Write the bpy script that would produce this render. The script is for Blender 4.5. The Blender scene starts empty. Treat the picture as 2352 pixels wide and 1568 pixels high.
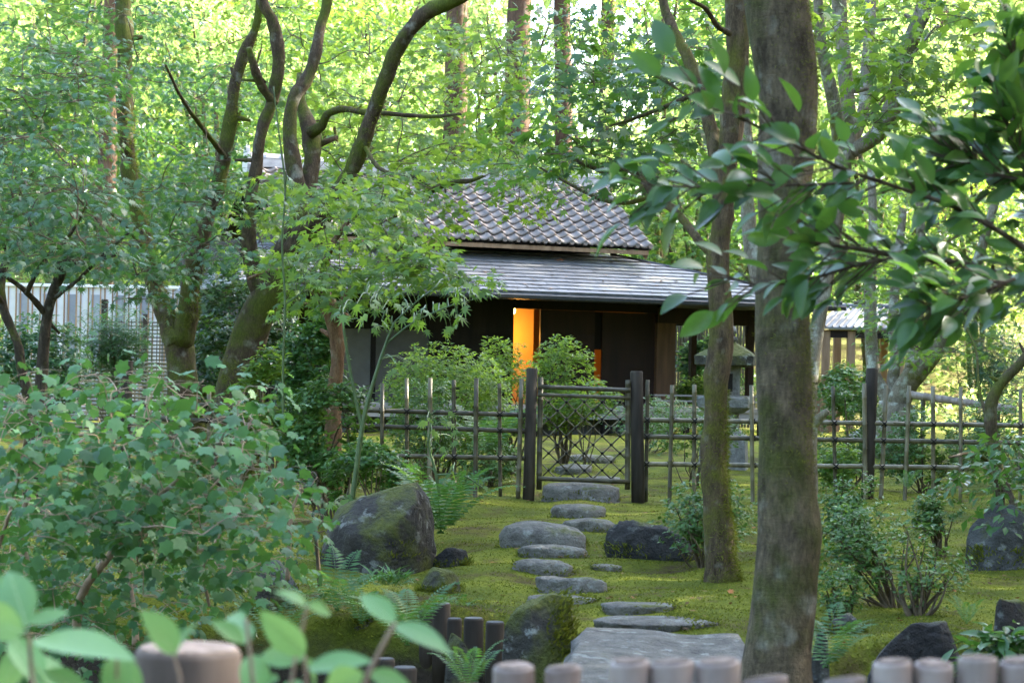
import bpy, bmesh, math, random
import numpy as np
from mathutils import Vector, Matrix, noise as mnoise
R = math.radians
sc = bpy.context.scene
COL = sc.collection
rng = np.random.default_rng(7)
random.seed(7)

# ------------------------------------------------------------------ camera
F = 4573.0          # focal length in units of a 2352 px wide picture (70 mm on 36 mm)
HE = 1.02           # eye height above the moss
HZ = 885.0          # horizon row
ROLL = 0.019
cam = bpy.data.cameras.new('camera')
cam.lens = 70; cam.sensor_width = 36; cam.clip_start = 0.1; cam.clip_end = 2000
cam.shift_y = 101.0/2352.0
cam.dof.use_dof = True; cam.dof.focus_distance = 15.5; cam.dof.aperture_fstop = 8.0
camo = bpy.data.objects.new('camera', cam); COL.objects.link(camo)
camo.location = (0, 0, HE)
camo.matrix_world = Matrix.Translation((0, 0, HE)) @ Matrix.Rotation(R(90), 4, 'X') @ Matrix.Rotation(ROLL, 4, 'Z')
sc.camera = camo

# ------------------------------------------------------------------ light
SUN_EL, SUN_AZ = R(31), R(70)       # azimuth measured from +Y (into the picture) towards +X
w = bpy.data.worlds.new('World'); sc.world = w; w.use_nodes = True
nt = w.node_tree
for n in list(nt.nodes): nt.nodes.remove(n)
sky = nt.nodes.new('ShaderNodeTexSky'); sky.sky_type = 'NISHITA'; sky.sun_disc = False
sky.sun_elevation = SUN_EL; sky.sun_rotation = SUN_AZ; sky.air_density = 1.0; sky.dust_density = 3.5; sky.ozone_density = 1.0
bg = nt.nodes.new('ShaderNodeBackground'); bg.inputs[1].default_value = 0.15
wo = nt.nodes.new('ShaderNodeOutputWorld')
nt.links.new(sky.outputs[0], bg.inputs[0]); nt.links.new(bg.outputs[0], wo.inputs[0])
sl = bpy.data.lights.new('sun', 'SUN'); sl.energy = 3.2; sl.angle = R(0.5); sl.color = (1.0, 0.93, 0.80)
so = bpy.data.objects.new('sun', sl); COL.objects.link(so)
SUN = Vector((math.sin(SUN_AZ)*math.cos(SUN_EL), math.cos(SUN_AZ)*math.cos(SUN_EL), math.sin(SUN_EL)))
so.rotation_euler = SUN.to_track_quat('Z', 'Y').to_euler(); so.location = (0, 20, 60)
vs = sc.view_settings
vs.view_transform = 'Standard'; vs.look = 'None'; vs.exposure = 3.7; vs.gamma = 1; vs.use_curve_mapping = False
sc.cycles.max_bounces = 5; sc.cycles.diffuse_bounces = 3; sc.cycles.glossy_bounces = 1; sc.cycles.transmission_bounces = 2
sc.cycles.use_light_tree = False; sc.cycles.use_adaptive_sampling = True; sc.cycles.adaptive_threshold = 0.012
sc.cycles.transparent_max_bounces = 4; sc.cycles.use_denoising = True; sc.cycles.caustics_reflective = False
sc.cycles.sample_clamp_indirect = 6.0

# ------------------------------------------------------------------ helpers
CR, SR = math.cos(ROLL), math.sin(ROLL)
def P(px, py, d):
    cx = (px-1176.0)/F*d; cy = (HZ-py)/F*d
    return np.array([cx*CR - cy*SR, d, HE + cx*SR + cy*CR])
def PX(p):
    x, y, z = p[0], p[1], p[2]-HE
    cx = x*CR + z*SR; cy = -x*SR + z*CR
    return 1176+cx/y*F, HZ-cy/y*F

_ph = np.random.default_rng(3)
_K = _ph.normal(size=(24, 3)); _K /= np.linalg.norm(_K, axis=1)[:, None]; _K *= _ph.uniform(.6, 1.7, (24, 1))
_O = _ph.uniform(0, 6.28, 24)
def sn(p, s=1.0, o=0.0):
    """smooth pseudo noise about -1..1 of an (N,3) array"""
    p = np.asarray(p, float)
    return np.sin((p*s) @ _K.T + _O + o).sum(axis=-1)/np.sqrt(24)/1.2

def sstep(a, b, x):
    t = np.clip((np.asarray(x, float)-a)/(b-a), 0, 1); return t*t*(3-2*t)
def edge_y(x):
    return 8.0 + 1.0*sstep(.22, -.02, x) + .5*sstep(-.5, -2.2, x) - .1*sstep(.9, 1.4, x) + .06*np.sin(np.asarray(x)*5.1)
def gz(x, y):
    x = np.asarray(x, float); y = np.asarray(y, float)
    p = np.stack([x, y, 0*x], -1)
    z = .026*sn(p, 1.6) + .026*sn(p, 4.0, 2.) + .018*sn(p, 9.0, 4.) + .03*sn(p, .5, 5.)
    z = z*sstep(60, 40, y)
    z = z + .16*sstep(20, 33, y)                                   # rises gently to the house
    hill = np.clip(y-44-.10*np.abs(x), 0, None)
    z = z + 8.6*(1-np.exp(-.36*hill*sstep(0, 6, hill)/8.6)) + .5*sn(p, .23, 1.)*sstep(46, 60, y)
    e = edge_y(x)
    drop = sstep(e+.06, e-.28, y)
    z = z*(1-drop) + drop*(-.42 + .03*sn(p, 3., 9.))
    z = z - .16*sstep(4.5, 3.0, y)
    return z
def gz1(x, y): return float(gz(np.array([x]), np.array([y]))[0])
def Gp(px, py):
    """the ground point seen at a pixel"""
    d = 4.0
    for i in range(4000):
        p = P(px, py, d)
        if p[2] <= gz1(p[0], p[1]): return p
        d += .02
        if d > 60: break
    return P(px, py, 60)

class MB:
    def __init__(s): s.v = []; s.f = []; s.n = 0; s.t = []; s.mi = []
    def add(s, v, f, tint=None, mi=0):
        v = np.asarray(v, float).reshape(-1, 3)
        s.v.append(v); s.f.extend([[i+s.n for i in q] for q in f]); s.n += len(v)
        s.t.append(np.full(len(v), .5) if tint is None else np.broadcast_to(np.asarray(tint, float), (len(v),)))
        s.mi.extend([mi]*len(f))
        return s
    def box(s, c, d, rz=0.0, tint=None, bev=0.0):
        x, y, z = d[0]/2, d[1]/2, d[2]/2
        if bev:
            b = min(bev, x*.9, y*.9, z*.9); V = []
            bm = bmesh.new(); bmesh.ops.create_cube(bm, size=1)
            for q in bm.verts: q.co = Vector((q.co.x*2*x, q.co.y*2*y, q.co.z*2*z))
            bmesh.ops.bevel(bm, geom=bm.edges[:], offset=b, segments=1, affect='EDGES')
            bm.verts.index_update()
            V = np.array([q.co[:] for q in bm.verts]); Fc = [[q.index for q in f.verts] for f in bm.faces]; bm.free()
        else:
            V = np.array([[a, b_, e] for a in (-x, x) for b_ in (-y, y) for e in (-z, z)])
            Fc = [[0, 1, 3, 2], [4, 6, 7, 5], [0, 4, 5, 1], [2, 3, 7, 6], [0, 2, 6, 4], [1, 5, 7, 3]]
        if rz:
            ca, sa = math.cos(rz), math.sin(rz); V = V @ np.array([[ca, sa, 0], [-sa, ca, 0], [0, 0, 1]])
        return s.add(V+np.asarray(c, float), Fc, tint)
    def boxlh(s, lo, hi, tint=None, bev=0.0):
        lo = np.asarray(lo, float); hi = np.asarray(hi, float)
        return s.box((lo+hi)/2, hi-lo, tint=tint, bev=bev)
    def quadprism(s, pts, h):
        """closed prism over a polygon pts (N,3) extruded by vector h"""
        pts = np.asarray(pts, float); n = len(pts); V = np.vstack([pts, pts+np.asarray(h, float)])
        return s.add(V, [list(range(n))[::-1], list(range(n, 2*n))] + [[i, (i+1) % n, n+(i+1) % n, n+i] for i in range(n)])
    def tube(s, pts, rad, seg=8, cap=True, smooth=True, rough=0.0, tint=None, step=None, rs=4.0):
        pts = np.asarray(pts, float); rad = np.broadcast_to(np.asarray(rad, float), (len(pts),)).copy()
        if smooth and len(pts) > 2:
            L = np.linalg.norm(np.diff(pts, axis=0), axis=1).sum(); st = step or max(rad.mean()*1.2, L/60)
            m = max(2, int(L/st)); pts, rad = catmull(pts, rad, m)
        n = len(pts)
        T = np.gradient(pts, axis=0); T /= np.linalg.norm(T, axis=1)[:, None]+1e-12
        u = np.cross(T[0], [0, 0, 1.0]); 
        if np.linalg.norm(u) < 1e-3: u = np.cross(T[0], [1.0, 0, 0])
        u /= np.linalg.norm(u); rings = []
        a = np.arange(seg)*2*math.pi/seg
        for i in range(n):
            u = u - T[i]*u.dot(T[i]); u /= np.linalg.norm(u)+1e-12; vv = np.cross(T[i], u)
            rings.append((np.cos(a)[:, None]*u + np.sin(a)[:, None]*vv))
        D = np.array(rings); V = pts[:, None, :] + D*rad[:, None, None]
        if rough:
            k = rough*(sn(V.reshape(-1, 3), rs/rad.mean()*.25) + .5*sn(V.reshape(-1, 3), rs/rad.mean()*.7, 3.)).reshape(n, seg)
            V = V + D*(rad[:, None]*k)[:, :, None]
        fc = [[i*seg+j, i*seg+(j+1) % seg, (i+1)*seg+(j+1) % seg, (i+1)*seg+j] for i in range(n-1) for j in range(seg)]
        if cap: fc += [list(range(seg))[::-1], [(n-1)*seg+j for j in range(seg)]]
        return s.add(V.reshape(-1, 3), fc, tint)
    def mesh(s, name, base=(0, 0, 0), smooth=False):
        me = bpy.data.meshes.new(name)
        v = np.vstack(s.v) - np.asarray(base, float)
        me.from_pydata(v.tolist(), [], s.f)
        at = me.attributes.new('tint', 'FLOAT', 'POINT'); at.data.foreach_set('value', np.concatenate(s.t).astype(np.float32))
        if smooth: me.polygons.foreach_set('use_smooth', [True]*len(me.polygons))
        me.update(); return me

def catmull(pts, rad, m):
    pts = np.vstack([2*pts[0]-pts[1], pts, 2*pts[-1]-pts[-2]]); rad = np.concatenate([[rad[0]], rad, [rad[-1]]])
    n = len(pts)-3; t = np.linspace(0, n-1e-6, m+1); i = t.astype(int); q = (t-i)[:, None]
    a, b, c, d = pts[i], pts[i+1], pts[i+2], pts[i+3]
    o = .5*((2*b)+(-a+c)*q+(2*a-5*b+4*c-d)*q**2+(-a+3*b-3*c+d)*q**3)
    k = (t-i); r = rad[i+1]*(1-k)+rad[i+2]*k
    return o, r

def fast_mesh(name, V, T, tint):
    """triangles from numpy arrays"""
    me = bpy.data.meshes.new(name)
    V = V.reshape(-1, 3).astype(np.float32); T = T.reshape(-1, 3).astype(np.int32)
    me.vertices.add(len(V)); me.vertices.foreach_set('co', V.ravel())
    me.loops.add(len(T)*3); me.loops.foreach_set('vertex_index', T.ravel())
    me.polygons.add(len(T)); me.polygons.foreach_set('loop_start', np.arange(0, len(T)*3, 3, dtype=np.int32))
    me.polygons.foreach_set('loop_total', np.full(len(T), 3, dtype=np.int32))
    at = me.attributes.new('tint', 'FLOAT', 'POINT'); at.data.foreach_set('value', tint.astype(np.float32))
    me.update(calc_edges=True); return me

def link(name, me, mat, parent=None, **props):
    o = bpy.data.objects.new(name, me); COL.objects.link(o)
    if mat is not None and not me.materials: me.materials.append(mat)
    if parent is not None: o.parent = parent
    for k, v in props.items(): o[k] = v
    return o
def thing(name, label, cat, base=(0, 0, 0), rz=0.0, group=None):
    o = bpy.data.objects.new(name, None); COL.objects.link(o); o.location = tuple(base); o.rotation_euler = (0, 0, rz)
    o.empty_display_size = .1; o['label'] = label; o['category'] = cat
    if group: o['group'] = group
    return o
def tag(o, label, cat, group=None):
    o['label'] = label; o['category'] = cat
    if group: o['group'] = group
    return o
def part(name, mb, mat, parent, smooth=False, **k):
    root = parent
    while root.parent: root = root.parent
    base = root.location if root.rotation_euler[2] == 0 else (0, 0, 0)
    return link(name, mb.mesh(name, tuple(base), smooth), mat, parent, **k)

# ------------------------------------------------------------------ materials
def mk(name):
    m = bpy.data.materials.new(name); m.use_nodes = True; t = m.node_tree
    b = t.nodes['Principled BSDF']; return m, t, b
def nd(t, kind, **k):
    n = t.nodes.new('ShaderNode'+kind)
    for a, v in k.items():
        if a.startswith('i_'): n.inputs[a[2:].replace('_', ' ')].default_value = v
        else: setattr(n, a, v)
    return n
def ramp(t, src, stops):
    r = nd(t, 'ValToRGB'); e = r.color_ramp.elements
    while len(e) < len(stops): e.new(.5)
    for i, (p, c) in enumerate(stops):
        e[i].position = p; e[i].color = (*c, 1) if len(c) == 3 else c
    t.links.new(src, r.inputs[0]); return r.outputs[0]
def coords(t, scale=(1, 1, 1), which='Object'):
    tc = nd(t, 'TexCoord'); mp = nd(t, 'Mapping'); mp.inputs['Scale'].default_value = scale
    t.links.new(tc.outputs[which], mp.inputs[0]); return mp.outputs[0]
def noise(t, vec, scale, detail=6, rough=.6, out=0):
    n = nd(t, 'TexNoise'); n.inputs['Scale'].default_value = scale; n.inputs['Detail'].default_value = detail
    n.inputs['Roughness'].default_value = rough
    if vec is not None: t.links.new(vec, n.inputs['Vector'])
    return n.outputs[out]
def mix(t, fac, a, b, mode='MIX'):
    m = nd(t, 'Mix', data_type='RGBA', blend_type=mode)
    for sock, v in ((m.inputs[0], fac), (m.inputs[6], a), (m.inputs[7], b)):
        if hasattr(v, 'links') or hasattr(v, 'is_linked'): t.links.new(v, sock)
        else: sock.default_value = v if isinstance(v, (int, float)) else (*v, 1)
    return m.outputs[2]
def math_(t, op, a, b=None):
    m = nd(t, 'Math', operation=op)
    for i, v in enumerate((a, b)):
        if v is None: continue
        if hasattr(v, 'is_linked'): t.links.new(v, m.inputs[i])
        else: m.inputs[i].default_value = v
    return m.outputs[0]
def bump(t, b, h, strength=.5, dist=.02):
    n = nd(t, 'Bump'); n.inputs['Strength'].default_value = strength; n.inputs['Distance'].default_value = dist
    t.links.new(h, n.inputs['Height']); t.links.new(n.outputs[0], b.inputs['Normal']); return n

def leaf_mat(name, dark, light, trans, tfac=.45, rough=.45, spec=.35, nscale=60., old=1.0):
    m, t, b = mk(name)
    at = nd(t, 'Attribute', attribute_name='tint')
    c = ramp(t, at.outputs['Fac'], [(0, dark), (.90, light), (1, (light[0]*(1+1.0*old), light[1]*(1+.1*old), light[2]))])
    nz = noise(t, coords(t), nscale, 2)
    c = mix(t, .35, c, mix(t, nz, (.02, .03, .01), (1, 1, .9), 'MIX'), 'OVERLAY')
    t.links.new(c, b.inputs['Base Color']); b.inputs['Roughness'].default_value = rough
    b.inputs['Specular IOR Level'].default_value = spec
    tr = nd(t, 'BsdfTranslucent'); tc = mix(t, .55, c, (*trans,)); t.links.new(tc, tr.inputs[0])
    ms = nd(t, 'MixShader'); ms.inputs[0].default_value = tfac
    t.links.new(b.outputs[0], ms.inputs[1]); t.links.new(tr.outputs[0], ms.inputs[2])
    t.links.new(ms.outputs[0], t.nodes['Material Output'].inputs[0]); return m

def simple(name, c1, c2, scale=8, rough=.6, spec=.4, bs=.3, bd=.01, sc3=(1, 1, 1), detail=6, metal=0.0, stops=None):
    m, t, b = mk(name)
    v = coords(t, sc3); n = noise(t, v, scale, detail)
    oi = nd(t, 'ObjectInfo')
    c = ramp(t, n, stops or [(.3, c1), (.7, c2)])
    hs = nd(t, 'HueSaturation'); t.links.new(c, hs.inputs['Color'])
    mr = nd(t, 'MapRange'); mr.inputs[3].default_value = .8; mr.inputs[4].default_value = 1.2
    t.links.new(oi.outputs['Random'], mr.inputs[0]); t.links.new(mr.outputs[0], hs.inputs['Value'])
    t.links.new(hs.outputs[0], b.inputs['Base Color']); b.inputs['Roughness'].default_value = rough
    b.inputs['Specular IOR Level'].default_value = spec; b.inputs['Metallic'].default_value = metal
    if bs: bump(t, b, n, bs, bd)
    return m

def bark_mat(name, c1, c2, moss=.5, lichen=.3, stretch=.25, scale=9., mossc=(.07, .085, .012), bd=.012, rings=False):
    m, t, b = mk(name)
    v = coords(t, (1, 1, stretch)); n1 = noise(t, v, scale*2.2, 8, .65)
    v2 = coords(t); n2 = noise(t, v2, scale*.35, 5, .6); n3 = noise(t, v2, scale*.55, 4, .55)
    vo = nd(t, 'TexVoronoi', feature='DISTANCE_TO_EDGE'); vo.inputs['Scale'].default_value = scale*1.6; t.links.new(v, vo.inputs['Vector'])
    c = ramp(t, n1, [(.3, c1), (.72, c2)])
    nl = noise(t, v2, scale*.9, 3, .5)
    c = mix(t, ramp(t, nl, [(.60-.1*lichen, (0, 0, 0)), (.72-.1*lichen, (lichen*1.6,)*3)]), c, (.36, .38, .33))
    c = mix(t, ramp(t, n2, [(.62-.3*moss, (0, 0, 0)), (.74-.22*moss, (1, 1, 1))]), c, mix(t, n3, tuple(x*.5 for x in mossc), tuple(x*1.5 for x in mossc)))
    vf = coords(t, (1, 1, .35)); c = mix(t, .6, c, ramp(t, noise(t, vf, scale*11, 5, .7), [(.30, (.16, .15, .13)), (.70, (.88, .86, .80))]), 'OVERLAY')
    t.links.new(c, b.inputs['Base Color']); b.inputs['Roughness'].default_value = .85; b.inputs['Specular IOR Level'].default_value = .2
    h = math_(t, 'ADD', n1, math_(t, 'MULTIPLY', vo.outputs[0], .7))
    h = math_(t, 'ADD', h, math_(t, 'MULTIPLY', noise(t, v2, scale*14, 3), .35))
    if rings:
        vr = coords(t, (2, 2, 12)); h = math_(t, 'ADD', h, math_(t, 'MULTIPLY', noise(t, vr, 5, 6, .7), .55))
    bump(t, b, h, .9, bd); return m

def stone_mat(name, c1, c2, moss=.5, lichen=.2, scale=7.):
    m, t, b = mk(name)
    v = coords(t); n1 = noise(t, v, scale, 9, .68); n2 = noise(t, v, scale*.5, 5, .6); n3 = noise(t, v, scale*6, 4, .6)
    c = ramp(t, n1, [(.28, c1), (.7, c2)])
    nl = noise(t, v, scale*1.7, 4, .6)
    c = mix(t, ramp(t, nl, [(.60-.08*lichen, (0, 0, 0)), (.68-.08*lichen, (lichen*2, lichen*2, lichen*2))]), c, (.33, .35, .31))
    ge = nd(t, 'NewGeometry'); sx = nd(t, 'SeparateXYZ'); t.links.new(ge.outputs['Normal'], sx.inputs[0])
    up = math_(t, 'MULTIPLY', sx.outputs['Z'], .22)
    mm = math_(t, 'ADD', n2, up)
    c = mix(t, ramp(t, mm, [(.80-.35*moss, (0, 0, 0)), (.90-.32*moss, (1, 1, 1))]), c, mix(t, n3, (.025, .032, .006), (.12, .13, .018)))
    t.links.new(c, b.inputs['Base Color']); b.inputs['Roughness'].default_value = .8; b.inputs['Specular IOR Level'].default_value = .3
    vo = nd(t, 'TexVoronoi', feature='DISTANCE_TO_EDGE'); vo.inputs['Scale'].default_value = scale*.75
    wv = nd(t, 'Mix', data_type='RGBA', blend_type='MIX'); wv.inputs[0].default_value = .12; t.links.new(v, wv.inputs[6]); t.links.new(noise(t, v, scale*.8, 5, .6, 1), wv.inputs[7]); t.links.new(wv.outputs[2], vo.inputs['Vector'])
    cr = ramp(t, vo.outputs[0], [(0, (0, 0, 0)), (.05, (1, 1, 1))])
    h = math_(t, 'ADD', math_(t, 'ADD', n1, math_(t, 'MULTIPLY', n3, .45)), math_(t, 'MULTIPLY', cr, .10))
    bump(t, b, h, 1.0, .045); return m

M = {}
M['leaf_cool'] = leaf_mat('leaf_cool', (.014, .056, .024), (.044, .120, .048), (.16, .38, .05), .32, .40, .48)
M['leaf_maple'] = leaf_mat('leaf_maple', (.018, .070, .020), (.050, .130, .034), (.22, .42, .03), .42, .42, .5)
M['leaf_bright'] = leaf_mat('leaf_bright', (.032, .095, .015), (.080, .175, .028), (.42, .62, .06), .48, .44, .45)
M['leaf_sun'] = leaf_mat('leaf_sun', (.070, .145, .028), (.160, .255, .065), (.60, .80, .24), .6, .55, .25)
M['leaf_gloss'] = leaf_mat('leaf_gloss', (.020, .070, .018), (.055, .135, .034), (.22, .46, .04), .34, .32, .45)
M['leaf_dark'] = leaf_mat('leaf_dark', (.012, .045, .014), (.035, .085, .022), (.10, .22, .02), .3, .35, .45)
M['leaf_azalea'] = leaf_mat('leaf_azalea', (.028, .090, .018), (.078, .170, .036), (.22, .40, .04), .3, .38, .5)
M['leaf_blue'] = leaf_mat('leaf_blue', (.022, .082, .028), (.074, .190, .056), (.20, .44, .05), .30, .50, .34)
M['leaf_pale'] = leaf_mat('leaf_pale', (.13, .29, .11), (.20, .38, .14), (.36, .60, .12), .40, .4, .4, old=0.)
M['leaf_conifer'] = leaf_mat('leaf_conifer', (.020, .050, .012), (.060, .095, .020), (.16, .20, .02), .3, .6, .2)
M['fern'] = leaf_mat('fern', (.025, .090, .025), (.060, .150, .045), (.16, .36, .03), .38, .45, .4)
M['autumn_leaf'] = simple('autumn_leaf', (.45, .12, .02), (.55, .2, .04), 20, .6)
M['bark_mossy'] = bark_mat('bark_mossy', (.030, .021, .013), (.100, .072, .045), .58, .2, .3, 9)
M['bark_big'] = bark_mat('bark_big', (.024, .018, .010), (.150, .122, .078), .44, .20, .5, 8, (.050, .060, .010), .010, True)
M['bark_rough'] = bark_mat('bark_rough', (.026, .018, .010), (.135, .100, .058), .52, .12, .22, 16, (.085, .085, .015), .012)
M['bark_pale'] = bark_mat('bark_pale', (.11, .093, .068), (.26, .23, .18), .3, .6, .5, 8, (.10, .10, .02), .005)
M['bark_dark'] = bark_mat('bark_dark', (.018, .015, .012), (.07, .055, .04), .25, .15, .3, 12)
M['bark_red'] = bark_mat('bark_red', (.09, .045, .028), (.26, .16, .10), .15, .15, .2, 14)
M['bark_conifer'] = bark_mat('bark_conifer', (.035, .020, .012), (.12, .070, .042), .2, .1, .12, 3)
M['twig'] = simple('twig', (.05, .036, .024), (.13, .10, .06), 30, .8, .2, .3, .004)
M['twig_tan'] = simple('twig_tan', (.20, .13, .085), (.42, .31, .22), 25, .7, .3, .3, .003)
M['stem_green'] = simple('stem_green', (.05, .09, .03), (.10, .15, .05), 20, .5, .4, .2, .002)
M['stone_step'] = stone_mat('stone_step', (.045, .042, .034), (.215, .200, .168), .18, .25)
M['stone_slab'] = stone_mat('stone_slab', (.052, .049, .041), (.185, .175, .148), -.15, .25, 9)
M['stone_boulder'] = stone_mat('stone_boulder', (.013, .012, .010), (.060, .054, .043), .74, .2)
M['stone_mossy'] = stone_mat('stone_mossy', (.022, .020, .015), (.105, .098, .078), .92, .45)
M['stone_dark'] = stone_mat('stone_dark', (.010, .010, .009), (.040, .039, .036), .30, .1)
M['stone_grey'] = stone_mat('stone_grey', (.030, .031, .029), (.105, .106, .098), .40, .2)
M['granite'] = stone_mat('granite', (.13, .13, .125), (.33, .33, .315), .30, .35, 14)
M['log_wood'] = simple('log_wood', (.022, .017, .012), (.075, .060, .045), 10, .85, .2, .5, .006, (1, 1, .2))
M['post_wood'] = simple('post_wood', (.018, .014, .010), (.075, .060, .045), 12, .8, .25, .5, .004, (1, 1, .12))
M['bamboo_old'] = simple('bamboo_old', (.11, .095, .055), (.27, .235, .15), 9, .5, .45, .1, .002, (1, 1, .3), stops=[(.25, (.036, .033, .017)), (.5, (.130, .112, .062)), (.75, (.26, .225, .14))])
M['bamboo_dark'] = simple('bamboo_dark', (.028, .025, .014), (.115, .098, .055), 9, .55, .4, .1, .002)
M['bamboo_pale'] = simple('bamboo_pale', (.15, .105, .085), (.32, .265, .23), 14, .5, .4, .1, .002, (1, 1, .3))
M['post_pale'] = simple('post_pale', (.075, .055, .042), (.20, .155, .125), 14, .8, .2, .4, .004, (1, 1, .15))
M['brown_wood'] = simple('brown_wood', (.045, .024, .012), (.11, .058, .030), 8, .6, .3, .2, .003, (1, 1, .12))
M['cut_end'] = simple('cut_end', (.10, .07, .05), (.30, .24, .20), 55, .85, .15, .5, .004)
M['rope'] = simple('rope', (.010, .009, .008), (.03, .027, .023), 60, .9, .1, .4, .003)
M['tile'] = simple('tile', (.15, .145, .15), (.30, .27, .255), 7, .75, .3, .2, .004, stops=[(.25, (.095, .09, .088)), (.5, (.16, .145, .13)), (.72, (.27, .195, .15))])
M['ridge'] = simple('ridge', (.20, .20, .205), (.34, .34, .35), 6, .45, .5, .15, .004)
M['shingle'] = simple('shingle', (.105, .108, .108), (.18, .182, .18), 5, .5, .4, .12, .003)
M['gutter'] = simple('gutter', (.018, .020, .020), (.035, .038, .038), 5, .4, .5, 0)
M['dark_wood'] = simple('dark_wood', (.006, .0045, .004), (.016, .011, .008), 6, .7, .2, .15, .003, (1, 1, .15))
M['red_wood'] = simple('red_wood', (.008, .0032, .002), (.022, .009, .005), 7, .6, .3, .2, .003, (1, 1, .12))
M['tan_wood'] = simple('tan_wood', (.17, .10, .055), (.34, .22, .13), 8, .6, .3, .2, .003, (1, 1, .12))
M['grey_wood'] = simple('grey_wood', (.20, .18, .165), (.34, .31, .29), 8, .7, .3, .2, .003, (.15, 1, 1))
M['plaster'] = simple('plaster', (.085, .08, .07), (.12, .115, .10), 3, .9, .2, .1, .002)
M['paper_warm'] = simple('paper_warm', (.60, .36, .12), (.66, .41, .15), 2, .9, .1, 0)
M['white_panel'] = simple('white_panel', (.66, .66, .72), (.80, .80, .84), 3, .6, .3, 0)
M['grey_panel'] = simple('grey_panel', (.22, .24, .29), (.32, .34, .40), 3, .6, .3, 0)
M['metal_roof'] = simple('metal_roof', (.10, .105, .11), (.17, .175, .18), 3, .6, .25, 0)
M['foundation'] = simple('foundation', (.05, .05, .048), (.12, .12, .115), 6, .8, .2, .3, .01)
def build_ground_mat():
    m, t, b = mk('moss'); v = coords(t)
    n1 = noise(t, v, .9, 6, .6); n2 = noise(t, v, 7, 6, .65); n3 = noise(t, v, 60, 5, .7); n4 = noise(t, v, 2.3, 5, .6)
    c = ramp(t, n1, [(.30, (.038, .054, .008)), (.48, (.100, .118, .014)), (.70, (.200, .205, .024))])
    c = mix(t, .55, c, ramp(t, n3, [(.25, (.12, .12, .08)), (.7, (.85, .85, .6))]), 'OVERLAY')
    c = mix(t, ramp(t, n4, [(.51, (0, 0, 0)), (.66, (.85, .85, .85))]), c, mix(t, n2, (.035, .022, .012), (.10, .06, .032)))
    sx = nd(t, 'SeparateXYZ'); t.links.new(v, sx.inputs[0])
    hz = math_(t, 'ADD', sx.outputs['Z'], math_(t, 'MULTIPLY', n2, .25))
    soil = mix(t, n3, (.012, .010, .007), (.06, .048, .032))
    c = mix(t, ramp(t, math_(t, 'ADD', hz, .5), [(.36, (1, 1, 1)), (.50, (0, 0, 0))]), c, soil)
    # the wooded hillside behind: litter and dry grass
    hill = ramp(t, math_(t, 'MULTIPLY', sx.outputs['Y'], .01), [(.42, (0, 0, 0)), (.48, (1, 1, 1))])
    c = mix(t, hill, c, ramp(t, n4, [(.35, (.07, .055, .03)), (.5, (.13, .12, .04)), (.7, (.12, .17, .035))]))
    t.links.new(c, b.inputs['Base Color']); b.inputs['Roughness'].default_value = .95; b.inputs['Specular IOR Level'].default_value = .1
    bump(t, b, math_(t, 'ADD', math_(t, 'MULTIPLY', n3, .35), n2), 1.0, .05); return m
M['moss'] = build_ground_mat()
M['moss_tuft'] = leaf_mat('moss_tuft', (.050, .068, .009), (.190, .205, .026), (.16, .19, .02), .3, .8, .1, old=0.)

# ------------------------------------------------------------------ ground
def build_ground():
    ys = np.concatenate([np.linspace(-60, 1.5, 10), 1.6*np.power(900/1.6, np.linspace(0, 1, 500))])
    s = np.linspace(-1, 1, 281); s = np.sign(s)*np.abs(s)**1.25
    X = s[None, :]*(np.abs(ys)[:, None]*.75+4); Y = np.repeat(ys[:, None], len(s), 1)
    Z = gz(X, Y); n, k = X.shape
    V = np.stack([X, Y, Z], -1).reshape(-1, 3)
    i = (np.arange(n-1)[:, None]*k + np.arange(k-1)[None, :]).ravel()
    T = np.concatenate([np.stack([i, i+1, i+k+1], 1), np.stack([i, i+k+1, i+k], 1)])
    me = fast_mesh('ground', V, T, np.full(len(V), .5)); me.polygons.foreach_set('use_smooth', [True]*len(me.polygons))
    link('ground', me, M['moss'], kind='structure')
build_ground()
def build_tufts():
    n = 210000
    y = 7.9*np.power(24/7.9, rng.random(n)); x = (rng.random(n)*2-1)*(y*.27)
    z = gz(x, y); ok = (y > edge_y(x)-.05)
    x, y, z = x[ok], y[ok], z[ok]; n = len(x)
    h = rng.uniform(.005, .014, n); a = rng.uniform(0, 6.28, n); wd = rng.uniform(.003, .007, n)
    b = np.stack([x, y, z-.004], 1); s = np.stack([np.cos(a)*wd, np.sin(a)*wd, 0*a], 1)
    tip = b + np.stack([rng.normal(0, .010, n), rng.normal(0, .010, n), h], 1)
    V = np.stack([b-s, b+s, tip], 1).reshape(-1, 3); T = np.arange(n*3).reshape(-1, 3)
    o = link('moss', fast_mesh('moss', V, T, np.repeat(rng.random(n), 3)), M['moss_tuft'], kind='stuff')
    o['label'] = 'short green and yellow moss covering the garden floor'; o['category'] = 'moss'
build_tufts()
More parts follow.
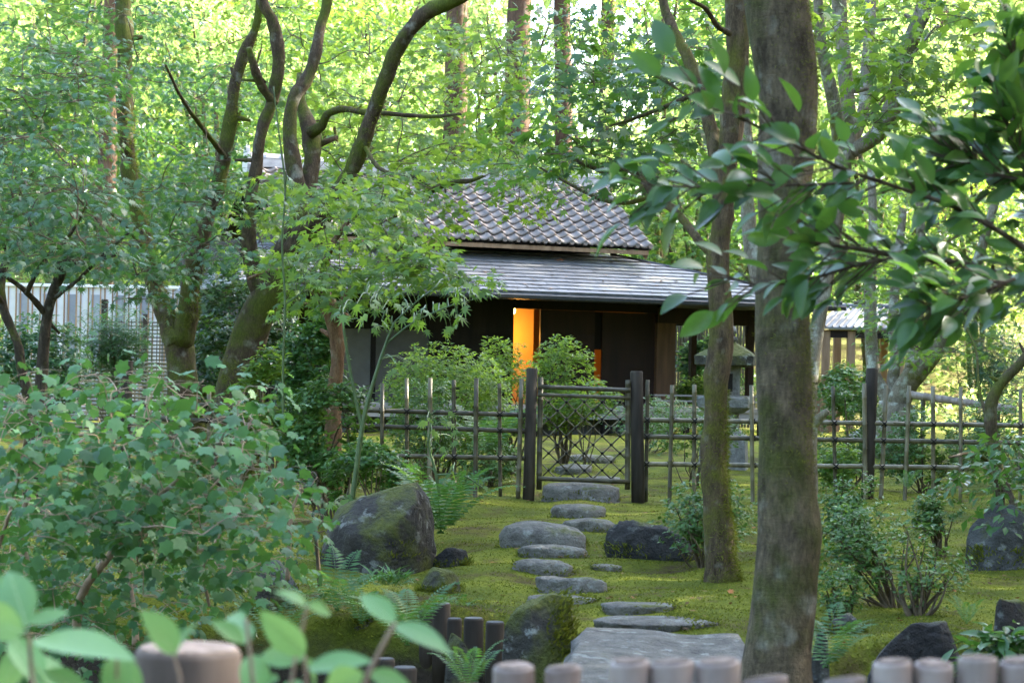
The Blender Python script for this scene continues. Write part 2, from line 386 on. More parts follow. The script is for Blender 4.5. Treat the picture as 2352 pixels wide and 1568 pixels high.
# ------------------------------------------------------------------ tea house (local: u along the front, v back, z up)
HY = R(22); HB = np.array([.27, 36.0, 0.0]); HB[2] = .16
def hw(u, v, z):
    return np.array([HB[0]+u*math.cos(HY)-v*math.sin(HY), HB[1]+u*math.sin(HY)+v*math.cos(HY), HB[2]+z])
def hu(px, v=0.0, py=None):
    py = py or 800
    lo, hi = -12.0, 14.0
    for _ in range(50):
        m = (lo+hi)/2; p = hw(m, v, 0); p[2] = HE + (HZ-py)/F*p[1]
        if PX(p)[0] < px: lo = m
        else: hi = m
    return (lo+hi)/2
house = thing('tea_house', 'dark wooden tea house with grey tiled roof and glowing orange doorway', 'house', HB, HY)
def hb(name, boxes, mat, parent=None, bev=0.0, **k):
    mb = MB()
    for lo, hi in boxes: mb.boxlh(lo, hi, bev=bev)
    return part(name, mb, M[mat] if isinstance(mat, str) else mat, parent or house, **k)

FL = .52                                              # floor height
EV, EZ = -1.15, 2.50                                  # lower eave
JV, JZ = .90, 3.36                                    # where the lower roof meets the upper wall
UV, UZ, RV, RZ = .20, 3.47, 2.45, 4.80                # upper eave and ridge
UL, UR = -4.62, 2.56
uL, uDoorL, uDoorR = hu(560), hu(1180), hu(1241)
uS1, uS2, uP1, uP2, uEnd = hu(1366), hu(1384), hu(1507), hu(1549), hu(1722, .0)
WT = 2.42                                             # wall top
# platform and foundation
hb('veranda_floor', [((uDoorL-3.2, -.62, FL-.10), (uEnd+.25, 2.6, FL))], 'grey_wood', bev=.01)
hb('floor_edge_beam', [((uDoorL-3.2, -.60, FL-.24), (uEnd+.22, -.46, FL-.104))], 'grey_wood')
hb('foundation', [((uL, -.2, -.30), (uP2-.1, 4.6, FL-.12))], 'foundation')
for q in (uDoorL-3.0, uDoorL-1.4, uDoorL+.3, uS1, uP2, uEnd):
    hb('floor_stilt', [((q-.06, -.56, -.4), (q+.06, -.44, FL-.245))], 'dark_wood')
# front walls
uPl = hu(785); uPr = hu(852)
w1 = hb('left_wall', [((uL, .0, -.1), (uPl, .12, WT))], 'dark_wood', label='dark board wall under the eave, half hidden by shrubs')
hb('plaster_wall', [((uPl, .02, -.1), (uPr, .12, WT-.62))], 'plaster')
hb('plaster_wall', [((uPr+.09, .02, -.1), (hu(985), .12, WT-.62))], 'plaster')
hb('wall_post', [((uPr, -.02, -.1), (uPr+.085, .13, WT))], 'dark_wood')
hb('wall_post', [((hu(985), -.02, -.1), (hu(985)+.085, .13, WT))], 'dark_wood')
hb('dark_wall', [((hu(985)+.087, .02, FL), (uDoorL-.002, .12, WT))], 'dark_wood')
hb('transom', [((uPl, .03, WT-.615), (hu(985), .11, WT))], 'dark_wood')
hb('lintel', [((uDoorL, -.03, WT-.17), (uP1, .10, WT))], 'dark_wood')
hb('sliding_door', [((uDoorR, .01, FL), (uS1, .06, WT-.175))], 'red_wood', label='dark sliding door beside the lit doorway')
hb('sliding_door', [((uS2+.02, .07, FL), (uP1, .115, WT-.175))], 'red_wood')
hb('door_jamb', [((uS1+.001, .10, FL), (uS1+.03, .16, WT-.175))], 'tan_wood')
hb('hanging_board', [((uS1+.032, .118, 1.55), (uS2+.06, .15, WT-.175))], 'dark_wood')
hb('corner_post', [((uP1, -.04, FL-.1), (uP2, .16, WT-.35))], 'brown_wood')
hb('veranda_post', [((uEnd-.06, -.06, FL), (uEnd+.06, .06, WT-.05))], 'red_wood')
hb('veranda_post', [((uEnd-.06, 2.3, FL), (uEnd+.06, 2.42, WT-.05))], 'red_wood')
hb('veranda_beam', [((uP1, -.05, WT-.35), (uEnd+.5, .07, WT-.06))], 'red_wood')
hb('veranda_beam', [((uP2, 2.3, WT-.3), (uEnd+.5, 2.42, WT-.06))], 'red_wood')
hb('side_beam', [((uEnd-.05, .075, WT-.26), (uEnd+.05, 2.295, WT-.07))], 'red_wood')
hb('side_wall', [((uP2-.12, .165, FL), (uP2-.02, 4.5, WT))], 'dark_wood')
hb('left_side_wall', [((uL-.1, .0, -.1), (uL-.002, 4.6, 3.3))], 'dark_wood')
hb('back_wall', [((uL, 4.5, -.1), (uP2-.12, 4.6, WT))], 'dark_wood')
for k in range(2):      # veranda bench rail seen past the corner post
    hb('veranda_rail', [((uS2+.8, -.58, FL+.10+k*.10), (uEnd+.2, -.53, FL+.13+k*.10))], 'grey_wood')
for q in (uS2+.9, uP2+.5, uEnd-.2):
    hb('rail_post', [((q, -.525, FL), (q+.05, -.485, FL+.23))], 'grey_wood')
# the lit room
room = hb('room_wall', [((uDoorL-1.2, 2.0, FL), (uS2+.9, 2.06, WT)), ((uDoorL-1.26, .13, FL), (uDoorL-1.2, 2.0, WT)), ((uS2+.9, .13, FL), (uS2+.96, 2.0, WT))], 'paper_warm')
hb('room_ceiling', [((uDoorL-1.3, .125, WT+.002), (uS2+1., 2.06, WT+.03))], 'dark_wood')
hb('room_screen', [((uDoorL+.26, 1.25, FL), (uDoorL+.9, 1.29, WT-.05))], 'paper_warm')
lamp = thing('room_lamp', 'warm lamp lighting the room behind the orange doorway', 'lamp', hw(uDoorL+.25, .75, 2.25))
mb = MB(); mb.tube([hw(uDoorL+.25, .75, 2.43), hw(uDoorL+.25, .75, 2.31)], .006, 5, smooth=False); part('cord', mb, M['dark_wood'], lamp)
mlamp, t_, b_ = mk('lamp_glow'); b_.inputs['Emission Color'].default_value = (1, .55, .15, 1); b_.inputs['Emission Strength'].default_value = 2
mb = MB(); c = hw(uDoorL+.25, .75, 2.25); mb.tube([c+[0, 0, -.08], c+[0, 0, -.05], c+[0, 0, .04], c+[0, 0, .06]], [.04, .07, .07, .03], 12, smooth=False); part('shade', mb, mlamp, lamp)
pl = bpy.data.lights.new('room_light', 'POINT'); pl.energy = 4.2; pl.color = (1.0, .43, .08); pl.shadow_soft_size = .12
plo = bpy.data.objects.new('room_light', pl); COL.objects.link(plo); plo.location = tuple(hw(uDoorL+.35, .7, 1.75))
# soffit, gutter and fascia of the lower roof
ER, ELf = hu(1934, EV, 697), hu(545, EV, 640)
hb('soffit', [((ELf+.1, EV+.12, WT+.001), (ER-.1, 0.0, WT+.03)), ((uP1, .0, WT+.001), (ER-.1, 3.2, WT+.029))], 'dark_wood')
hb('fascia', [((ELf, EV+.02, EZ-.14), (ER, EV+.06, EZ-.01))], 'gutter')
hb('gutter', [((ELf-.02, EV-.10, EZ-.13), (ER+.04, EV-.02, EZ-.05))], 'gutter', bev=.012)
hb('side_fascia', [((ER-.04, EV+.062, EZ-.13), (ER, 3.6, EZ-.01))], 'gutter')
# lower roof deck with hips
HRu, HLu = 2.02, -4.75
deck = MB()
A = [(ELf, EV, EZ-.02), (ER, EV, EZ-.02), (HRu, JV, JZ-.02), (HLu, JV, JZ-.02)]
deck.quadprism(A, (0, 0, -.03)); lower = part('lower_roof', deck, M['shingle'], house)
mb = MB(); mb.quadprism([(ER, EV, EZ-.02), (ER, 3.6, EZ-.02), (HRu, 3.6, JZ-.02), (HRu, JV, JZ-.02)], (0, 0, -.03)); part('hip_roof', mb, M['shingle'], house)
mb = MB(); mb.quadprism([(ELf, 3.6, EZ-.02), (ELf, EV, EZ-.02), (HLu, JV, JZ-.02), (HLu, 3.6, JZ-.02)], (0, 0, -.03)); part('hip_roof', mb, M['shingle'], house)
mb = MB(); mb.tube([(ER, EV, EZ+.012), (HRu, JV, JZ+.012)], .03, 6, smooth=False); part('hip_cap', mb, M['gutter'], house)
mb = MB(); mb.tube([(ELf, EV, EZ+.012), (HLu, JV, JZ+.012)], .03, 6, smooth=False); part('hip_cap', mb, M['gutter'], house)
sl_ = np.array([0, JV-EV, JZ-EZ]); Lr = np.linalg.norm(sl_); sd = sl_/Lr; nr = np.array([0, -sd[2], sd[1]])
NR = 12; ex = Lr/NR; SW = .60; cnt = 0
for r in range(NR):
    s0 = r*ex; f0 = s0/Lr; a = ELf+(HLu-ELf)*f0; b = ER+(HRu-ER)*(f0)
    f1 = min(1, (s0+ex)/Lr); a1 = ELf+(HLu-ELf)*f1; b1 = ER+(HRu-ER)*f1
    q = a - ((r*.37) % 1)*SW
    while q < b:
        x0, x1 = max(q, a)+.004, min(q+SW, b)-.004
        if x1-x0 > .05:
            t0, t1 = max(x0, a1+.0), min(x1, b1)
            if t1 > t0:
                th = .020+.004*random.random(); e = ex*1.0
                lo0 = np.array([x0, EV, EZ]) + sd*(s0-.012*random.random()); lo1 = np.array([x1, EV, EZ]) + sd*(s0-.012*random.random())
                hi0 = np.array([t0, EV, EZ]) + sd*(s0+e); hi1 = np.array([t1, EV, EZ]) + sd*(s0+e)
                V = [lo0+nr*th, lo1+nr*th, hi1+nr*.003, hi0+nr*.003, lo0-nr*.008, lo1-nr*.008, hi1-nr*.008, hi0-nr*.008]
                mb = MB(); mb.add(V, [[0, 1, 2, 3], [4, 7, 6, 5], [0, 4, 5, 1], [1, 5, 6, 2], [2, 6, 7, 3], [3, 7, 4, 0]])
                part('shingle', mb, M['shingle'], lower); cnt += 1
        q += SW
# upper wall, rafters, upper roof
hb('upper_wall', [((UL+.35, JV+.001, JZ-.3), (UR-.95, JV+.1, JZ+.42))], 'dark_wood')
hb('upper_wall_end', [((UL+.35, JV+.101, JZ-.3), (UL+.45, 3.9, JZ+.42))], 'dark_wood')
hb('upper_wall_end', [((UR-1.05, JV+.101, JZ-.3), (UR-.95, 3.9, JZ+.42))], 'dark_wood')
upsl = np.array([0, RV-UV, RZ-UZ]); Lu = np.linalg.norm(upsl); ud = upsl/Lu; un = np.array([0, -ud[2], ud[1]])
def up(u, s, h=0.0): return np.array([u, UV, UZ]) + ud*s + un*h
deck = MB(); deck.quadprism([up(UL, .02, -.03), up(UR, .02, -.03), up(UR, Lu, -.03), up(UL, Lu, -.03)], un*-.03)
deck.quadprism([(UL, 2*RV-UV, UZ-.03), (UL, RV, RZ-.03), (UR, RV, RZ-.03), (UR, 2*RV-UV, UZ-.03)], (0, 0, -.03))
upper = part('upper_roof', deck, M['dark_wood'], house)
hb('eave_board', [((UL+.05, UV+.03, UZ-.13), (UR-.06, UV+.08, UZ-.055))], 'tan_wood')
u = UR-.42
while u > UL+.1:
    mb = MB(); p = [up(u, .0, -.065), up(u+.07, .0, -.065), up(u+.07, 1.1, -.065), up(u, 1.1, -.065)]
    mb.quadprism([x+[0, .0, 0] for x in p], un*-.09); part('rafter', mb, M['tan_wood'], house); u -= .60
for q in (UR-.10, UL+.04):
    mb = MB(); mb.quadprism([up(q, .0, -.065), up(q+.05, .0, -.065), up(q+.05, Lu, -.065), up(q, Lu, -.065)], un*-.16); part('barge_board', mb, M['tan_wood'], house)
# pantiles
NC = 27; tw = (UR-UL)/NC; NT = 11; te = Lu/NT
xs = np.linspace(0, 1, 9)
prof = np.where(xs < .62, -.030*np.sin(xs/.62*math.pi), .040*np.sin((xs-.62)/.38*math.pi))
def tile_mesh(var):
    mb = MB(); g = np.random.default_rng(var); j = g.normal(0, .004, 3)
    rows = []
    for s, lift in ((-.012, .055), (te*.5, .036), (te+.012, .012)):
        for i, x in enumerate(xs): rows.append(np.array([x*tw*1.01, 0, 0]) + ud*(s+j[0]*(s < 0)) + un*(prof[i]+lift+j[1]))
    for i, x in enumerate(xs): rows.append(np.array([x*tw*1.01, 0, 0]) + ud*(-.012+j[0]) + un*(prof[i]+.055-.028+j[1]))
    n = 9; fc = []
    for a in (0, 1): fc += [[a*n+i, a*n+i+1, (a+1)*n+i+1, (a+1)*n+i] for i in range(n-1)]
    fc += [[i, 3*n+i, 3*n+i+1, i+1] for i in range(n-1)]
    mb.add(np.array(rows), fc); return mb.mesh('tile', smooth=True)
tms = [tile_mesh(k) for k in range(6)]
for r in range(NT):
    for c in range(NC):
        o = link('tile', tms[random.randrange(6)], M['tile'], upper); o.location = tuple(up(UL+c*tw, r*te+random.uniform(-.006, .006), random.uniform(0, .006))); o.rotation_euler = (0, 0, random.gauss(0, .012))
mb = MB()
capm = None
for c in range(NC):
    if capm is None:
        a = np.linspace(0, 2*math.pi, 11)[:-1]
        mb.add(np.vstack([np.stack([.05*np.cos(a), 0*a, .05*np.sin(a)], 1), np.stack([.045*np.cos(a), 0*a+.10, .045*np.sin(a)], 1)]),
               [list(range(10))] + [[i, 10+i, 10+(i+1) % 10, (i+1) % 10] for i in range(10)]); capm = mb.mesh('eave_tile_cap')
    o = link('eave_tile_cap', capm, M['tile'], upper); o.location = tuple(up(UL+(c+.81)*tw, -.02, .052))
# ridge
ridge = hb('ridge', [((UL+.06, RV-.13, RZ-.02), (UR-.06, RV+.13, RZ+.07)), ((UL+.08, RV-.11, RZ+.07), (UR-.08, RV+.11, RZ+.13))], 'ridge')
nrd = 24; rl = (UR-UL-.1)/nrd
for k in range(nrd):
    mb = MB(); x0 = UL+.05+k*rl; mb.tube([(x0, RV, RZ+.16), (x0+rl*.93, RV, RZ+.16), (x0+rl*.93, RV, RZ+.16), (x0+rl*.99, RV, RZ+.16)], [.085, .085, .098, .098], 10, smooth=False); part('ridge_tile', mb, M['ridge'], ridge)
for q, s in ((UR-.02, 1), (UL+.02, -1)):
    mb = MB(); pr = [(-.17, -.15), (.17, -.15), (.20, .0), (.13, .12), (.10, .30), (0, .36), (-.10, .30), (-.13, .12), (-.20, 0)]
    mb.quadprism([(q, RV+a, RZ+.02+b) for a, b in pr], (.07*s, 0, 0)); part('ridge_end_tile', mb, M['ridge'], house)
# fallen leaves on the roof
for i, (px, py) in enumerate(((1288, 604), (1516, 652))):
    f = (690-py)/100.; lab = ['orange fallen leaf cluster on the lower roof below the tiles', 'small brown leaf cluster low on the roof near the eave'][i]
    best = None
    for s in np.linspace(.02, Lr-.02, 120):
        p = np.array([0, EV, EZ])+sd*s; u = hu(px, p[1], py); p[0] = u; q = hw(*p)
        e = abs(PX(q)[1]-py)
        if best is None or e < best[0]: best = (e, q)
    mb = MB(); g = np.random.default_rng(i)
    for k in range(9):
        c = best[1]+[g.normal(0, .06), g.normal(0, .03), .035+.02*g.random()]; a = g.random()*6.28; l = .05
        mb.add([c, c+[l*math.cos(a), l*math.sin(a)*.6, .02], c+[l*math.cos(a+1), l*math.sin(a+1)*.6, .035*g.random()]], [[0, 1, 2]])
    o = link('fallen_leaf', mb.mesh('fallen_leaf', tuple(best[1])), M['autumn_leaf'] if i == 0 else M['tan_wood']); o.location = tuple(best[1]); tag(o, lab, 'leaf')
def roof_litter():
    g = np.random.default_rng(12); V = []; T = []
    for i in range(520):
        if i < 300: q = up(g.uniform(UL, UR), Lu*g.random()**.7, .05+.02*g.random())
        else: q = np.array([g.uniform(ELf+1.5, ER-3), EV, EZ])+sd*(Lr*g.uniform(.03, .97))+nr*.025
        q = hw(*q); a = g.random()*6.28; l = g.uniform(.02, .06); k = len(V); e = np.array([math.cos(a), math.sin(a), .1*g.normal()])*l; f = np.array([-math.sin(a), math.cos(a), .3*g.random()])*l*.4
        V += [q-e, q+f, q+e, q-f]; T += [[k, k+1, k+2], [k, k+2, k+3]]
    o = link('roof_litter', fast_mesh('roof_litter', np.array(V), np.array(T), np.random.default_rng(1).random(len(V))), M['twig_tan'], kind='stuff'); o['label'] = 'dry needles and leaf bits lying on the house roofs'; o['category'] = 'leaf litter'
roof_litter()
print('shingles', cnt, 'ER', ER, 'EL', ELf)

# ------------------------------------------------------------------ shelter beyond the big trunk
sb = P(1985, 905, 42.0); sb[2] = gz1(sb[0], sb[1])-.02
shel = thing('garden_shelter', 'small open shelter with pale ribbed metal roof beyond the bamboo fence', 'shelter', sb)
def SP(px, py, d=42.0): return P(px, py, d)
a, b = SP(1880, 752), SP(2072, 752); c_, d_ = SP(2108, 706, 43.2), SP(1925, 706, 43.2)
a[2] = b[2] = (a[2]+b[2])/2; c_[2] = d_[2] = (c_[2]+d_[2])/2
mb = MB(); mb.quadprism([a, b, c_, d_], (0, 0, -.04)); rf = part('roof', mb, M['metal_roof'], shel)
for k in range(13):
    t = k/12; p, q = a*(1-t)+b*t, d_*(1-t)+c_*t; mb = MB(); mb.tube([p+[0, -.01, .012], q+[0, 0, .012]], .022, 6, smooth=False); part('roof_rib', mb, M['metal_roof'], rf)
mb = MB(); mb.tube([d_+[-.1, 0, .03], c_+[.1, 0, .03]], .05, 8, smooth=False); part('ridge_cap', mb, M['metal_roof'], rf)
e, f = c_+np.array([0, 1.3, -.43]), d_+np.array([0, 1.3, -.43]); mb = MB(); mb.quadprism([d_, c_, e, f], (0, 0, -.04)); part('roof', mb, M['metal_roof'], shel)
mb = MB(); mb.boxlh((a[0]+.1, a[1]+.15, a[2]-.22), (b[0]+.1, a[1]+.25, a[2]-.06)); part('beam', mb, M['red_wood'], shel)
mb = MB(); mb.boxlh((b[0]+.0, b[1]+.1, a[2]-.25), (b[0]+.1, b[1]+2, a[2]+.2)); part('beam', mb, M['red_wood'], shel)
for px, dy in ((1900, .2), (1958, .2), (2070, .2), (1958, 2.0), (2070, 2.0)):
    p = SP(px, 800); mb = MB(); mb.boxlh((p[0]-.08, p[1]+dy-.08, sb[2]-.3), (p[0]+.08, p[1]+dy+.08, a[2]-.08)); part('post', mb, M['tan_wood'], shel)
p = SP(1925, 850); mb = MB(); mb.boxlh((a[0]-.3, p[1]+.3, sb[2]-.3), (p[0]+.1, p[1]+.38, sb[2]+.95)); part('side_panel', mb, M['tan_wood'], shel)

# ------------------------------------------------------------------ white wall with bamboo battens at the left, lattice screen, low bamboo fence
wb = P(180, 905, 41.0); wb[2] = gz1(wb[0], wb[1])
whw = thing('garden_wall', 'tall white panelled wall with thin bamboo battens behind the leaves', 'wall', wb)
d = 41.0; x0, x1 = P(10, 700, d)[0], P(425, 700, d)[0]; zt = (P(60, 652, d)[2]+P(300, 660, d)[2])/2; zb = wb[2]-.3
mb = MB(); mb.boxlh((x0, d, zb), (x1, d+.1, zt-.03)); part('wall', mb, M['white_panel'], whw)
mb = MB(); mb.boxlh((x0-.05, d-.05, zt-.028), (x1+.05, d+.14, zt+.03)); part('coping', mb, M['white_panel'], whw)
n = 15; ww = (x1-x0)/n
for k in range(n):
    if k % 2 == 1:
        mb = MB(); mb.boxlh((x0+k*ww+.05, d-.012, zb+.2), (x0+k*ww+.24, d-.002, zt-.18)); part('grey_panel', mb, M['grey_panel'], whw)
    for j in (0, .16):
        mb = MB(); mb.tube([(x0+k*ww+.36*ww+j*1.0, d-.03, zb), (x0+k*ww+.36*ww+j*1.0, d-.03, zt-.035)], .016, 6, smooth=False); part('bamboo_batten', mb, M['tan_wood'], whw)
lb = P(320, 905, 33.0); lb[2] = gz1(lb[0], lb[1])
lat = thing('lattice_screen', 'fine bamboo lattice screen with grey end post before the white wall', 'screen', lb)
d = 33.0; xa, xb = P(240, 750, d)[0], P(400, 750, d)[0]; za, zb2 = P(300, 870, d)[2], P(320, 735, d)[2]
mb = MB(); mb.box(((xa), d, (lb[2]+P(240, 715, d)[2])/2), (.10, .10, P(240, 715, d)[2]-lb[2]+.4), bev=.01); part('post', mb, M['log_wood'], lat)
mb = MB(); mb.box(((xb+xa)/2+.1, d, (lb[2]+zb2)/2), (.07, .07, zb2-lb[2]+.2)); part('post', mb, M['log_wood'], lat)
k = za
while k < zb2:
    mb = MB(); mb.boxlh((xa+.051, d-.008, k), (xb, d+.008, k+.022)); part('slat', mb, M['bamboo_dark'], lat); k += .062
k = xa+.1
while k < xb:
    mb = MB(); mb.boxlh((k, d+.010, za-.02), (k+.014, d+.024, zb2)); part('slat', mb, M['bamboo_dark'], lat); k += .085
fb = P(330, 960, 29.0); fb[2] = gz1(fb[0], fb[1])
lowf = thing('low_bamboo_fence', 'low fence of close horizontal bamboo canes behind the leafy shrub', 'fence', fb)
d = 29.0; xa, xb = P(0, 850, d)[0], P(393, 850, d)[0]; zt = P(330, 829, d)[2]; k = fb[2]+.05; g = np.random.default_rng(1)
while k < zt:
    mb = MB(); mb.tube([(xa, d, k), (xb, d, k+g.normal(0, .004))], .021, 7, smooth=False); part('cane', mb, M['bamboo_old'], lowf); k += .056
for px in (262, 391, 130, 20):
    p = P(px, 850, d); mb = MB(); mb.boxlh((p[0]-.02, d-.05, fb[2]-.2), (p[0]+.02, d-.023, zt+.05)); part('batten', mb, M['bamboo_old'], lowf)
# tall dark bamboo palisade far behind the veranda
pb = P(1630, 900, 44.0); pb[2] = gz1(pb[0], pb[1])
pal = thing('bamboo_palisade', 'tall palisade of dark upright canes seen through the open veranda', 'fence', pb)
x = P(1545, 800, 44)[0]; x1 = P(1735, 800, 44)[0]; g = np.random.default_rng(4)
while x < x1:
    mb = MB(); mb.tube([(x, 44+g.normal(0, .01), pb[2]-.3), (x, 44, P(1640, 735, 44)[2]+g.normal(0, .03))], .028, 6, smooth=False); part('cane', mb, M['bamboo_dark'], pal); x += .068
for z in (.6, 1.6):
    mb = MB(); mb.tube([(P(1545, 800, 44)[0], 43.95, pb[2]+z), (x1, 43.95, pb[2]+z)], .03, 6, smooth=False); part('rail', mb, M['bamboo_dark'], pal)
# ------------------------------------------------------------------ stones
_ico = {}; FOOT = []
def ico(n):
    if n not in _ico:
        bm = bmesh.new(); bmesh.ops.create_icosphere(bm, subdivisions=n, radius=1)
        _ico[n] = (np.array([v.co[:] for v in bm.verts]), [[v.index for v in f.verts] for f in bm.faces]); bm.free()
    return _ico[n]
def rock(name, label, cat, c, dim, mat, seed, flat=.5, rough=.16, group=None, sub=4, rz=None, boxy=.72, cut=0):
    """c: centre of the base on the ground, dim: width, depth, height above ground"""
    V, Fc = ico(sub); V = V.copy(); g = np.random.default_rng(seed)
    V = np.sign(V)*np.abs(V)**boxy; V[:, :2] /= np.abs(V[:, :2]).max()
    V[:, 2] = np.sign(V[:, 2])*np.abs(V[:, 2])**flat
    o = g.random(3)*50
    k = 1 + rough*sn(V+o, 1.1) + rough*.55*sn(V+o, 2.6, 2.) + rough*.28*sn(V+o, 6.5, 4.) + rough*.13*sn(V+o, 15., 6.) + rough*.06*sn(V+o, 34., 1.)
    top = V[:, 2] > .55
    V = V*k[:, None]
    for i in range(cut):
        n = g.normal(size=3); n[2] = abs(n[2])*.6; n /= np.linalg.norm(n); h = g.uniform(.66, .85)
        dd = V @ n - h; V = V - np.where(dd > 0, dd*.85, 0)[:, None]*n
    V /= np.array([np.abs(V[:, 0]).max(), np.abs(V[:, 1]).max(), V[:, 2].max()])
    a = g.uniform(-.25, .25) if rz is None else rz
    Z = V[:, 2]; V[:, 2] = np.where(Z > 0, Z*dim[2], Z*max(.12, dim[2]*.5))
    V[:, 0] *= dim[0]/2; V[:, 1] *= dim[1]/2
    V = V @ np.array([[math.cos(a), math.sin(a), 0], [-math.sin(a), math.cos(a), 0], [0, 0, 1]])
    me = bpy.data.meshes.new(name); me.from_pydata(V.tolist(), [], Fc); me.polygons.foreach_set('use_smooth', [True]*len(Fc))
    o = link(name, me, M[mat]); o.location = tuple(c); tag(o, label, cat, group); FOOT.append((V+np.asarray(c, float), mat)); return o
def step(x0, x1, yt, yb, label, seed, mat='stone_step', ratio=.7, flat=.28, rough=.09, boxy=.88, group='stepping stones of the path'):
    pf = Gp((x0+x1)/2, yb); wd = (x1-x0)/F*pf[1]; L = ratio*wd
    pb_ = P((x0+x1)/2, yt, pf[1]+L*.9); t = max(.035, pb_[2]-pf[2])
    c = (pf[0], pf[1]+L/2, gz1(pf[0], pf[1]+L/2)-.0); t = max(.03, min(t + pf[2]-c[2], .3))*1.05
    return rock('stepping_stone', label, 'stone', c, (wd, L, t), mat, seed, flat, rough, group, 4, None, boxy)
def bould(x0, x1, yt, yb, label, seed, mat='stone_boulder', ratio=.8, d=None, **k):
    pf = Gp((x0+x1)/2, yb) if d is None else P((x0+x1)/2, yb, d)
    wd = (x1-x0)/F*pf[1]; L = ratio*wd; pc = P((x0+x1)/2, yt, pf[1]+L*.5)
    c = np.array([pc[0], pf[1]+L/2, pf[2]-.03]); return rock(k.pop('name', 'boulder'), label, 'rock', c, (wd, L, pc[2]-c[2]), mat, seed, k.pop('flat', .75), k.pop('rough', .17), k.pop('group', None), cut=k.pop('cut', 7), sub=5, **k)
S = [(1238, 1435, 1105, 1147, 'wide flat stepping stone lying in the gateway', 'stone_step', .75),
     (1259, 1396, 1156, 1189, 'square stepping stone next below the gate stone', 'stone_step', .7),
     (1280, 1420, 1187, 1221, 'low mossy-edged stepping stone right behind the big domed one', 'stone_step', .6),
     (1146, 1357, 1196, 1260, 'largest domed stepping stone with a hump at its left', 'stone_step', .65),
     (1178, 1357, 1247, 1281, 'long loaf-shaped stepping stone just below the domed one', 'stone_step', .5),
     (1171, 1322, 1282, 1323, 'block-like stepping stone with upright front face', 'stone_step', .5),
     (1357, 1438, 1294, 1312, 'smallest flat stepping stone set off to the right', 'stone_step', .7),
     (1226, 1400, 1318, 1365, 'rough pitted stepping stone beside moss', 'stone_step', .7),
     (1205, 1386, 1366, 1392, 'thin stepping stone partly hidden behind the mossy boulder', 'stone_step', .6),
     (1382, 1568, 1389, 1412, 'thin flat stepping stone just above the pale slab', 'stone_step', .7),
     (1365, 1665, 1417, 1459, 'broad pale stepping stone touching the bridge slab', 'stone_slab', .62),
     (1305, 1422, 1043, 1063, 'farthest stepping stone seen through the gate lattice', 'stone_step', .8),
     (1268, 1362, 1064, 1090, 'long stepping stone behind the lower left of the lattice', 'stone_slab', 1.2),
     (1342, 1432, 1092, 1106, 'narrow stepping stone behind the bottom rail of the gate', 'stone_slab', .9)]
for i, (x0, x1, yt, yb, lab, mt, ra) in enumerate(S): step(x0, x1, yt, yb, lab, 20+i, mt, ra, flat=.36 if i != 3 else .6, rough=.15 if i != 7 else .24, boxy=.88)
# the bridge slab
pa, pb_, pc, pd = P(1352, 1458, 8.15), P(1700, 1470, 8.1), P(1740, 1640, 6.2), P(1215, 1640, 6.2)
zz = .03
def slab():
    bm = bmesh.new(); n, m = 34, 30; g = {}
    V = []; Fc = []
    x0 = np.array([(1352-1176)/F*8.15, 8.2]); x1 = np.array([(1712-1176)/F*8.1, 8.1]); x2 = np.array([.90, 5.4]); x3 = np.array([.02, 5.4])
    for j in range(m+1):
        for i in range(n+1):
            s, t = i/n, j/m; q = (x0*(1-s)+x1*s)*(1-t)+(x3*(1-s)+x2*s)*t
            z = zz + .020*float(sn(np.array([[q[0], q[1], 0]]), 5.)[0]) + .010*float(sn(np.array([[q[0], q[1], 0]]), 16., 3.)[0])
            e = min(i, n-i, j, m-j); w = .08*float(sn(np.array([[q[0], q[1], 4.]]), 4.)[0]) + .02*float(sn(np.array([[q[0], q[1], 4.]]), 15.)[0])
            if e == 0: z -= .035; q = q + np.array([w, w])
            V.append([q[0], q[1], z])
    N = len(V); k = n+1
    for j in range(m):
        for i in range(n): Fc.append([j*k+i, (j+1)*k+i, (j+1)*k+i+1, j*k+i+1])
    rim = [i for i in range(k)] + [j*k+n for j in range(1, m+1)] + [m*k+i for i in range(n-1, -1, -1)] + [j*k for j in range(m-1, 0, -1)]
    for r in rim: V.append([V[r][0], V[r][1], -.16])
    L = len(rim)
    for i in range(L): Fc.append([rim[i], rim[(i+1) % L], N+(i+1) % L, N+i])
    me = bpy.data.meshes.new('bridge_slab'); me.from_pydata(V, [], Fc); me.polygons.foreach_set('use_smooth', [True]*len(Fc))
    tag(link('bridge_slab', me, M['stone_slab']), 'long grey stone slab bridging to the stepping stones beside the thick trunk', 'stone slab')
slab()
bould(700, 1004, 1105, 1318, 'largest dark boulder with a mossy crown beside the fern', 3, 'stone_boulder', .8)
bould(978, 1092, 1256, 1302, 'small dark block of rock at the foot of the largest boulder', 4, 'stone_dark', .6, flat=.5)
bould(948, 1062, 1300, 1362, 'low rock thickly capped with moss left of the steps', 5, 'stone_mossy', .8, flat=.6)
bould(1152, 1352, 1362, 1528, 'round mossy boulder at the corner of the bridge slab', 6, 'stone_mossy', .9, d=8.0)
bould(1014, 1108, 1456, 1562, 'upright lichen-spotted rock before the log edging', 7, 'stone_mossy', .8, d=7.6)
bould(1386, 1640, 1194, 1288, 'black ragged rock behind the slim rough trunk', 8, 'stone_dark', .5, rough=.24)
bould(800, 962, 1368, 1490, 'lichen-topped rock between the fern and the log edging', 9, 'stone_mossy', .7, d=9.0)
bould(560, 700, 1285, 1365, 'grey rock below the blue-green shrub', 10, 'stone_grey', .7, d=10.2)
bould(470, 590, 1300, 1370, 'dim grey rock deep under the blue-green shrub', 11, 'stone_grey', .7, d=10.6)
bould(536, 690, 1342, 1450, 'mossy mound of rock under the shrub near the round log', 12, 'stone_mossy', .8, d=9.2)
